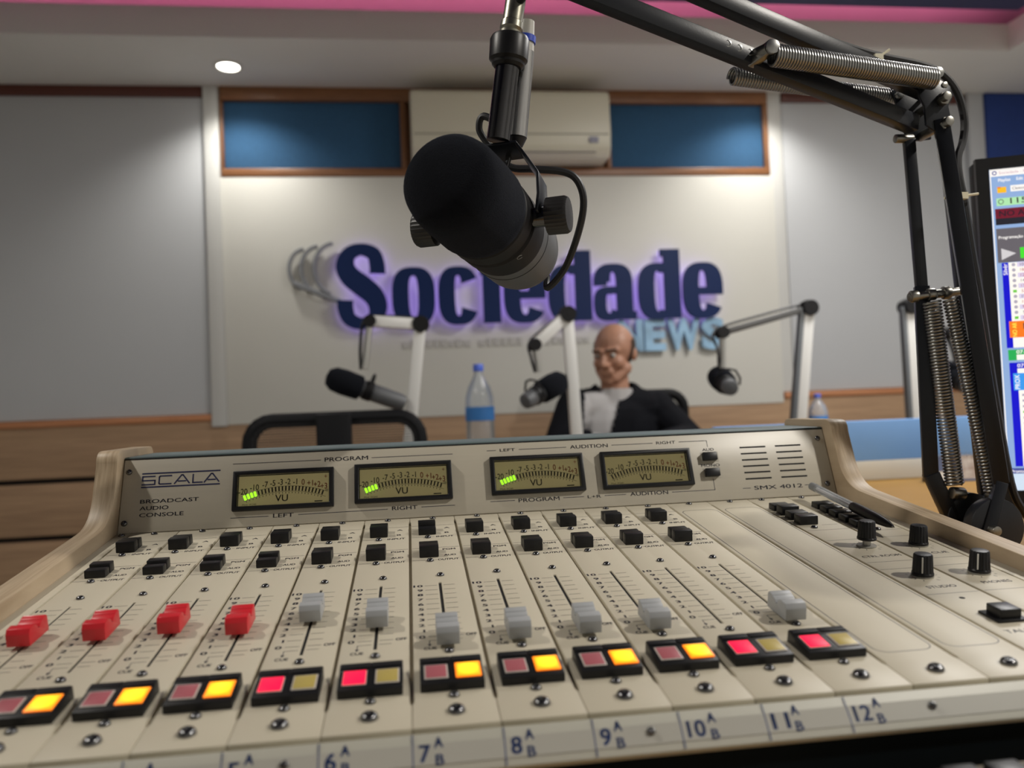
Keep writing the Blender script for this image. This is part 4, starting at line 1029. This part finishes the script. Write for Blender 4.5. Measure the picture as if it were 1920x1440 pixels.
for i, (cx_, r_) in enumerate(((-0.445, 0.088), (-0.385, 0.100), (-0.320, 0.112))):
    pts = [(cx_ + r_*0.80*math.cos(R(an)), 1.565 + r_*math.sin(R(an)), 0.02) for an in range(95, 262, 8)]
    obj('wave_arc', MB().tube(pts, 0.009, 6).mesh('wave_arc', M_['silver']), t, FS)
obj('wave_bar', MB().tube([(-0.50, 1.505, .02), (-0.44, 1.480, .02), (-0.36, 1.445, .02), (-0.30, 1.42, .02)], 0.012, 6).mesh('wave_bar', M_['silver']), t, FS)
t = thing('wall_sign', (1.20, BY, 1.17), 'smaller pale blue raised letters reading News under the large navy lettering', 'wall sign')
x = 0.925
for c, wd in (('N', 0.115), ('E', 0.098), ('W', 0.155), ('S', 0.108)):
    lt = obj('letter', MB().text(c, x, 1.172, 0.135, x+wd, 0.020, 0.045, th=0.02).mesh('letter', M_['signsky'], smooth=30), t, FS)
    for fx in (.3, .7): obj('stand_off', MB().cyl((x+wd*fx, 1.235, 0), (x+wd*fx, 1.235, .022), .004, n=8).mesh('stand_off', M_['steel']), lt, FS)
    x += wd + 0.008
t = thing('wall_sign', (0.3, BY, 1.20), 'faint small grey slogan line on the white board below the large navy letters', 'wall sign')
x = -0.04; rnd = random.Random(3); M_['slogan'] = mat('slogan_grey', (0.50, 0.49, 0.45), 0.5)
while x < 0.80:
    if rnd.random() < 0.2: x += 0.028
    wd = rnd.choice((0.018, 0.024, 0.028))
    obj('slogan_mark', MB().box(x, x+wd, 1.210, rnd.choice((1.238, 1.246)), 0, 0.006).mesh('slogan_mark', M_['slogan'], smooth=0), t, FS)
    x += wd + 0.010

# ------------------------------------------------------------------ round table group in the background
M_['tabletop'] = mat('table_laminate', (0.30, 0.20, 0.13), 0.4, vscale=7, col2=(0.36, 0.25, 0.16), stretch=(0.6, 9, 9))
t = thing('meeting_table', (0.75, 2.18, 0), 'long interview table behind the console carrying the white microphone arms', 'table')
obj('table_top', MB().box(-0.30, 1.78, 1.94, 2.42, 0.722, 0.75).mesh('table_top', M_['tabletop'], bevel=0.004), t)
for x in (-0.2, 1.66):
    obj('table_leg', MB().box(x-.03, x+.03, 2.02, 2.34, 0.0, 0.722).mesh('table_leg', M_['blackm'], bevel=0.004), t)

def tube_loop(pts, r, name, m, parent, M=None, closed=False):
    return obj(name, MB().tube(pts, r, 10, closed=closed).mesh(name, m), parent, M)
M_['chairblk'] = mat('chair_black', (0.005, 0.0055, 0.007), 0.6, spec=0.2)
M_['mesh'] = mat('chair_mesh', (0.02, 0.02, 0.022), 0.7)
def office_chair(loc, rz, label, top=0.925):
    t = thing('office_chair', loc, label, 'chair', 'black mesh back office chairs', rz)
    M = WM[t]
    hw, z0, z1, r = 0.222, 0.55, top, 0.06
    loop = []
    for cx, cz, a0 in ((hw-r, z1-r, 0), (-hw+r, z1-r, 90), (-hw+r, z0+r, 180), (hw-r, z0+r, 270)):
        for i in range(6):
            an = R(a0+i*18); loop.append((cx + r*math.cos(an), 0.02*((cz-z0)/(z1-z0)), cz + r*math.sin(an)))
    obj('back_frame', MB().tube(loop, 0.020, 10, closed=True).mesh('back_frame', M_['chairblk']), t, M)
    g = MB()
    for i in range(52):
        z = z0+.012 + i*0.0069; g.box(-hw+.01, hw-.01, -.0008, .0008, z, z+.0016)
    for i in range(50):
        x = -hw+.012 + i*0.0085; g.box(x, x+.0014, -.0006, .0006, z0+.01, z1-.01)
    m_ = obj('back_mesh', g.mesh('back_mesh', M_['mesh'], smooth=0), t, M); m_['kind'] = 'stuff'
    obj('spine', MB().prism([(-.045, 0.46), (.045, 0.46), (.045, 0.94), (-.045, 0.94)], -.045, -.012, 'y').mesh('spine', M_['chairblk'], bevel=.008), t, M)
    obj('spine_arm', MB().tube([(0, -.03, .48), (0, -.03, .40), (0, .06, .37), (0, .25, .38)], .022, 10).mesh('spine_arm', M_['chairblk']), t, M)
    obj('seat', MB().box(-.24, .24, .04, .50, .40, .47).mesh('seat', M_['chairblk'], bevel=.03, seg=3), t, M)
    for sx in (-1, 1):
        obj('armrest', MB().tube([(sx*.22, .20, .40), (sx*.29, .20, .43), (sx*.29, .20, .60), (sx*.29, .10, .64), (sx*.29, .34, .64)], .014, 8).mesh('armrest', M_['chairblk']), t, M)
    obj('gas_post', MB().cyl((0, .27, .09), (0, .27, .40), .026).mesh('gas_post', M_['chairblk']), t, M)
    for i in range(5):
        an = R(18+i*72); ex, ey = .30*math.cos(an), .27+.30*math.sin(an)
        obj('base_leg', MB().tube([(0, .27, .11), (ex, ey, .075)], .02, 8, rads=[.026, .016]).mesh('base_leg', M_['chairblk']), t, M)
        obj('castor', MB().cyl((ex-.012, ey, .028), (ex+.012, ey, .028), .028).cyl((ex, ey, .03), (ex, ey, .08), .008, n=8).mesh('castor', M_['chairblk']), t, M)
    return t
office_chair((-0.215, 1.80, 0), 0, 'empty black mesh back office chair behind the left level meters, near the table')
office_chair((0.850, 2.80, 0), R(172), 'black office chair in which the bald man sits', 0.965)

# white table arms with their microphones
def table_arm(base, elbow, tip, drop, label, dark=False):
    t = thing('table_boom_arm', base, label, 'boom arm', 'white table microphone arms')
    base, elbow, tip, drop = (Vector(p) for p in (base, elbow, tip, drop))
    m = M_['whitearm']
    obj('clamp_base', MB().lathe([(0.034, 0), (0.036, 0.01), (0.030, 0.02), (0.022, 0.05), (0.020, 0.06)], 20).mesh('clamp_base', M_['blackm']), t, Matrix.Translation(base))
    bar(base+Vector((0, 0, .05)), elbow, .034, .030, 'post', m, t, bev=.004)
    side = Vector((-0.021, -.002, 0))
    if dark: bar(base+Vector((0, 0, .07))+side, elbow+side, .016, .024, 'cable_channel', mat('grey_channel', (0.14, 0.155, 0.17), 0.4), t, bev=.003)
    obj('elbow_joint', MB().ball(elbow, .027, 16, 10).cyl(elbow+Vector((0, -.026, 0)), elbow+Vector((0, .026, 0)), .024).mesh('elbow_joint', M_['blackm']), t)
    bar(elbow, tip, .030 if not dark else .020, .032 if not dark else .020, 'boom', m if not dark else mat('grey_boom', (0.10, 0.10, 0.10), 0.4), t, bev=.004)
    obj('tip_joint', MB().ball(tip, .020, 14, 8).cyl(tip+Vector((0, -.02, 0)), tip+Vector((0, .02, 0)), .018).mesh('tip_joint', M_['blackm']), t)
    obj('drop_rod', MB().cyl(tip, drop, .010, n=12).mesh('drop_rod', mat('nickel_rod', (0.6, 0.6, 0.58), 0.3, metal=1.0)), t)
    obj('cable', MB().tube(catmull([elbow+Vector((0.01, .02, .02)), (elbow+tip)/2+Vector((0, .02, .02)), tip+Vector((-.012, .02, .01)), (tip+drop)/2+Vector((-.018, -.012, 0)), drop+Vector((-.01, 0, 0))]), .0045, 6).mesh('cable', M_['rubber']), t)
    return t
def table_mic(p, d, label, rear=0.10):
    p = Vector(p); d = Vector(d).normalized()
    M = along(p, p+d)
    t = thing('table_microphone', p, label, 'microphone', 'microphones on the white table arms', mw=M.copy())
    obj('foam_windscreen', MB().lathe([(.024, 0), (.035, .006), (.037, .055), (.034, .085), (.022, .102), (.004, .106)], 24).mesh('foam_windscreen', M_['foam'], smooth=60), t, M)
    obj('body', MB().lathe([(.010, -rear), (.022, -rear+.004), (.025, -rear+.02), (.026, -.004), (.024, .002)], 24).mesh('body', M_['micgrey']), t, M)
    obj('collar', MB().lathe([(.0262, -.03), (.0285, -.028), (.0285, -.006), (.0262, -.004)], 24).mesh('collar', M_['blackm']), t, M)
    up = M.inverted().to_3x3() @ Vector((0, 0, 1)); up.z = 0; up.normalize()
    si = Vector((-up.y, up.x, 0))
    pts = [si*.036, si*.037+up*.02, si*.022+up*.045, up*.05, -si*.022+up*.045, -si*.037+up*.02, -si*.036]
    obj('yoke', MB().tube([q+Vector((0, 0, -.02)) for q in pts], .0035, 6).mesh('yoke', M_['blackm']), t, M)
    return t
table_arm((-0.030, 2.0, .75), (0.021, 2.0, 1.188), (-0.122, 1.96, 1.197), (-0.142, 1.955, 1.060), 'white table microphone arm behind the empty office chair')
table_mic((-0.150, 1.955, 1.005), (-0.90, -0.15, 0.36), 'black foam covered microphone pointing left above the empty office chair', 0.13)
table_arm((0.474, 2.0, .75), (0.458, 2.0, 1.206), (0.352, 1.97, 1.116), (0.360, 1.97, 1.036), 'white table microphone arm standing in front of the seated man')
table_mic((0.362, 1.965, 0.975), (0.62, 0.42, 0.30), 'black microphone hanging beside the seated man, left of him', 0.07)
table_arm((1.168, 2.0, .75), (1.220, 2.0, 1.207), (0.932, 1.985, 1.137), (0.927, 1.985, 1.030), 'white post microphone arm with a slim dark boom, right of the seated man', True)
table_mic((0.926, 1.960, 0.982), (0.10, 0.93, 0.28), 'black round microphone hanging alone in front of the white board, right of the man', 0.06)
table_arm((1.560, 2.0, .75), (1.556, 2.0, 1.204), (1.670, 1.97, 1.115), (1.690, 1.965, 1.020), 'white table microphone arm half hidden behind the springs of the black boom arm', True)
table_mic((1.695, 1.96, 0.962), (0.05, 0.85, 0.42), 'microphone seen between the springs of the black boom arm', 0.08)

# water bottles
M_['pet'] = clear_mat('clear_bottle', (0.93, 0.95, 0.96), 0.28)
M_['bluecap'] = mat('blue_cap', (0.08, 0.16, 0.72), 0.4)
def bottle(loc, h, r, label):
    t = thing('water_bottle', loc, label, 'bottle', 'plastic water bottles'); M = Matrix.Translation(loc)
    k = h/0.32; q = r/0.044
    pr = [(.030*q, 0), (.043*q, .006*k), (.044*q, .03*k), (.0425*q, .06*k), (.044*q, .09*k), (.043*q, .15*k), (.044*q, .19*k), (.043*q, .22*k), (.034*q, .25*k), (.020*q, .275*k), (.0135*q, .29*k), (.0135*q, .30*k)]
    obj('bottle_body', MB().lathe(pr, 28).mesh('bottle_body', M_['pet'], smooth=60), t, M)
    obj('label', MB().lathe([(.0445*q, .148*k), (.0447*q, .150*k), (.0447*q, .188*k), (.0445*q, .190*k)], 28).mesh('label', mat('bottle_label', (0.04, 0.20, 0.55), 0.5)), t, M)
    obj('cap', MB().lathe([(.0155*q, .298*k), (.016*q, .30*k), (.016*q, .317*k), (.014*q, .32*k)], 20).mesh('cap', M_['bluecap']), t, M)
bottle((0.194, 2.10, 0.75), 0.322, 0.044, 'large clear water bottle with blue cap and blue label, left of the seated man')
bottle((1.395, 2.30, 0.75), 0.190, 0.032, 'small clear water bottle with blue cap beside the right white arm post')

# ------------------------------------------------------------------ the seated man
def remeshed(name, b, voxel, m, smooth_it=3):
    me = b.mesh(name, m, smooth=0)
    o = bpy.data.objects.new('tmp', me); COL.objects.link(o)
    r = o.modifiers.new('r', 'REMESH'); r.mode = 'VOXEL'; r.voxel_size = voxel
    sm = o.modifiers.new('s', 'SMOOTH'); sm.factor = 0.5; sm.iterations = smooth_it
    dg = bpy.context.evaluated_depsgraph_get(); dg.update()
    out = bpy.data.meshes.new_from_object(o.evaluated_get(dg)); out.name = name
    bpy.data.objects.remove(o); 
    out.materials.clear(); out.materials.append(m); out.shade_smooth()
    return out
PX, PY = 0.745, 2.575
V3 = lambda x, y, z: Vector((PX+x, PY+y, z))
FACE = Vector((-0.62, -0.76, -0.18)).normalized()
HR = FACE.cross(Vector((0, 0, 1))).normalized(); HU = HR.cross(FACE).normalized()
HC = V3(0.0, 0.0, 1.115)
HD = frame(HC, HR, FACE, HU)     # head frame: x to the man's right, y forward, z up
def hp(x, y, z): return HD @ Vector((x, y, z))
def limbs(b, g=0.0, hands=False, arms=True, legs=True):
    # g: how far the cloth stands off the body; x + is the image's right (the man's left)
    sR, sL = V3(-0.160, -0.02, 0.925), V3(0.160, 0.02, 0.905)
    b.ball(V3(0, 0.01, 0.83), (0.150+g, 0.100+g, 0.13+g)); b.ball(V3(0, 0.02, 0.68), (0.155+g, 0.115+g, 0.17+g)); b.ball(V3(0, 0.03, 0.53), (0.165+g, 0.13+g, 0.09+g))
    b.capsule(V3(-0.10, 0, 0.925), V3(0.10, 0.01, 0.915), 0.055+g, 0.055+g)
    if arms:
        for sh, el, wr in ((sR, V3(-0.235, -0.10, 0.80), V3(-0.06, -0.30, 0.792)), (sL, V3(0.245, -0.09, 0.79), V3(0.09, -0.29, 0.795))):
            b.capsule(sh, el, 0.055+g, 0.043+g); b.capsule(el, wr if not g else el.lerp(wr, .94), 0.042+g, 0.028+g*1.1)
            if hands:
                d = (wr-el).normalized(); side = d.cross(Vector((0, 0, 1))).normalized(); sg = 1 if sh.x < PX else -1
                palm = wr + d*0.05
                b.capsule(wr, palm+d*.03, .026, .028); b.ball(palm+d*.02+side*.012, (.03, .03, .016)); b.ball(palm+d*.02-side*.012, (.03, .03, .016))
                for i, ln in enumerate((0.068, 0.078, 0.072, 0.056)):
                    rt = palm + d*.04 + side*(.030 - i*.020)
                    k1 = rt + d*ln*.5 + Vector((0, 0, .004)); k2 = k1 + d*ln*.5 + Vector((0, 0, -.016))
                    b.capsule(rt, k1, .0095, .009, 8); b.capsule(k1, k2, .009, .0075, 8)
                t0 = palm - d*.01 - side*sg*.026; t1 = t0 - side*sg*.03 + d*.03; b.capsule(t0, t1, .012, .010, 8); b.capsule(t1, t1+d*.032, .010, .008, 8)
    if legs:
        for sx in (-1, 1):
            hip, kn, an = V3(sx*.09, -0.02, 0.53), V3(sx*.12, -0.42, 0.52), V3(sx*.12, -0.40, 0.09)
            b.capsule(hip, kn, .078+g, .056+g); b.capsule(kn, an, .054+g, .038+g)
    return b
M_['skin'] = mat('skin', (0.42, 0.22, 0.145), 0.5, var=0.08, vscale=30)
M_['jacket'] = mat('black_jacket', (0.006, 0.0065, 0.009), 0.8, bump=0.3, bscale=60, spec=0.1)
M_['shirt'] = mat('pale_grey_shirt', (0.42, 0.41, 0.41), 0.8)
M_['trousers'] = mat('dark_trousers', (0.015, 0.017, 0.025), 0.8)
M_['hair'] = mat('dark_cropped_hair', (0.05, 0.032, 0.022), 0.8)
b = limbs(MB(), 0, hands=True)
b.capsule(V3(0, 0.01, 0.95), HC + Vector((0, 0.005, -0.06)), 0.056, 0.052)
b.ball(hp(0, -.012, .032), (0.074, 0.090, 0.084), 20, 14)       # skull, in world axes it is near round
b.capsule(hp(0, .030, -.005), hp(0, .045, -.070), 0.054, 0.036); b.ball(hp(0, .062, -.086), .020)
for sx in (-1, 1):
    b.ball(hp(sx*.036, .052, -.022), .026); b.capsule(hp(sx*.05, .02, -.05), hp(sx*.022, .056, -.082), .024, .018)
    b.capsule(hp(sx*.012, .083, .026), hp(sx*.044, .070, .026), .010, .010)
    b.ball(hp(sx*.076, -.010, -.002), (.012, .016, .028)); 
b.capsule(hp(0, .084, .014), hp(0, .103, -.022), .009, .013); b.ball(hp(.011, .092, -.026), .010); b.ball(hp(-.011, .092, -.026), .010)
b.capsule(hp(-.020, .082, -.050), hp(.020, .082, -.050), .008, .008); b.capsule(hp(-.017, .081, -.060), hp(.017, .081, -.060), .008, .008)
t = thing('person', (PX, PY, 0), 'bald man in a black jacket over a pale shirt sitting at the interview table', 'person')
body = obj('body', remeshed('body', b, 0.0055, M_['skin'], 2), t)
for sx in (-1, 1):
    obj('eye', MB().ball(hp(sx*.030, .074, .008), .010).mesh('eye', mat('eye_white', (0.5, 0.48, 0.45), 0.3)), t)
    obj('iris', MB().ball(hp(sx*.030, .082, .007), .0045).mesh('iris', M_['void']), t)
    obj('eyebrow', MB().capsule(hp(sx*.014, .091, .028), hp(sx*.046, .077, .028), .0045, .004, 8).mesh('eyebrow', M_['hair']), t)
def trimmed(me, keep):
    bm = bmesh.new(); bm.from_mesh(me)
    bmesh.ops.delete(bm, geom=[f for f in bm.faces if not keep(f.calc_center_median())], context='FACES')
    bm.to_mesh(me); bm.free(); return me
HDI = HD.inverted()
hb = MB().ball(hp(0, -.014, .030), (0.078, 0.094, 0.087), 40, 30)
obj('hair', trimmed(hb.mesh('hair', M_['hair']), lambda c: (lambda q: q.z < 0.055 and q.y < 0.018 and q.z > -0.05)(HDI @ c)), t)
sh = limbs(MB(), 0.007, legs=False)
sh.capsule(V3(0, 0.0, 0.93), V3(0, 0.0, 0.99), .064, .062)
obj('shirt', trimmed(remeshed('shirt', sh, 0.008, M_['shirt']), lambda c: c.z < 0.990), t)
jk = limbs(MB(), 0.017, legs=False)
jk.capsule(V3(-0.05, 0.035, 0.965), V3(0.06, 0.03, 0.960), .05, .055)
def jkeep(c):
    x, y = c.x-PX, c.y-PY
    open_w = 0.025 + 0.045*max(0.0, min(1.0, (c.z-0.62)/0.36))
    if y < -0.035 and abs(x + 0.095 - 0.25*(c.z-0.85)) < open_w and c.z > 0.55: return False
    if c.z > 0.950 and math.hypot(x, y-.012) < 0.072: return False
    return c.z > 0.50
obj('jacket', trimmed(remeshed('jacket', jk, 0.008, M_['jacket']), jkeep), t)
tr = MB(); tr.ball(V3(0, 0.03, 0.53), (0.176, 0.14, 0.095))
for sx in (-1, 1):
    tr.capsule(V3(sx*.09, -0.02, 0.53), V3(sx*.12, -0.42, 0.52), .088, .066); tr.capsule(V3(sx*.12, -0.42, 0.52), V3(sx*.12, -0.40, 0.10), .066, .056)
obj('trousers', remeshed('trousers', tr, 0.010, M_['trousers']), t)
for sx in (-1, 1):
    obj('shoe', MB().capsule(V3(sx*.12, -0.37, .045), V3(sx*.13, -0.54, .036), .043, .036).mesh('shoe', M_['black']), t)
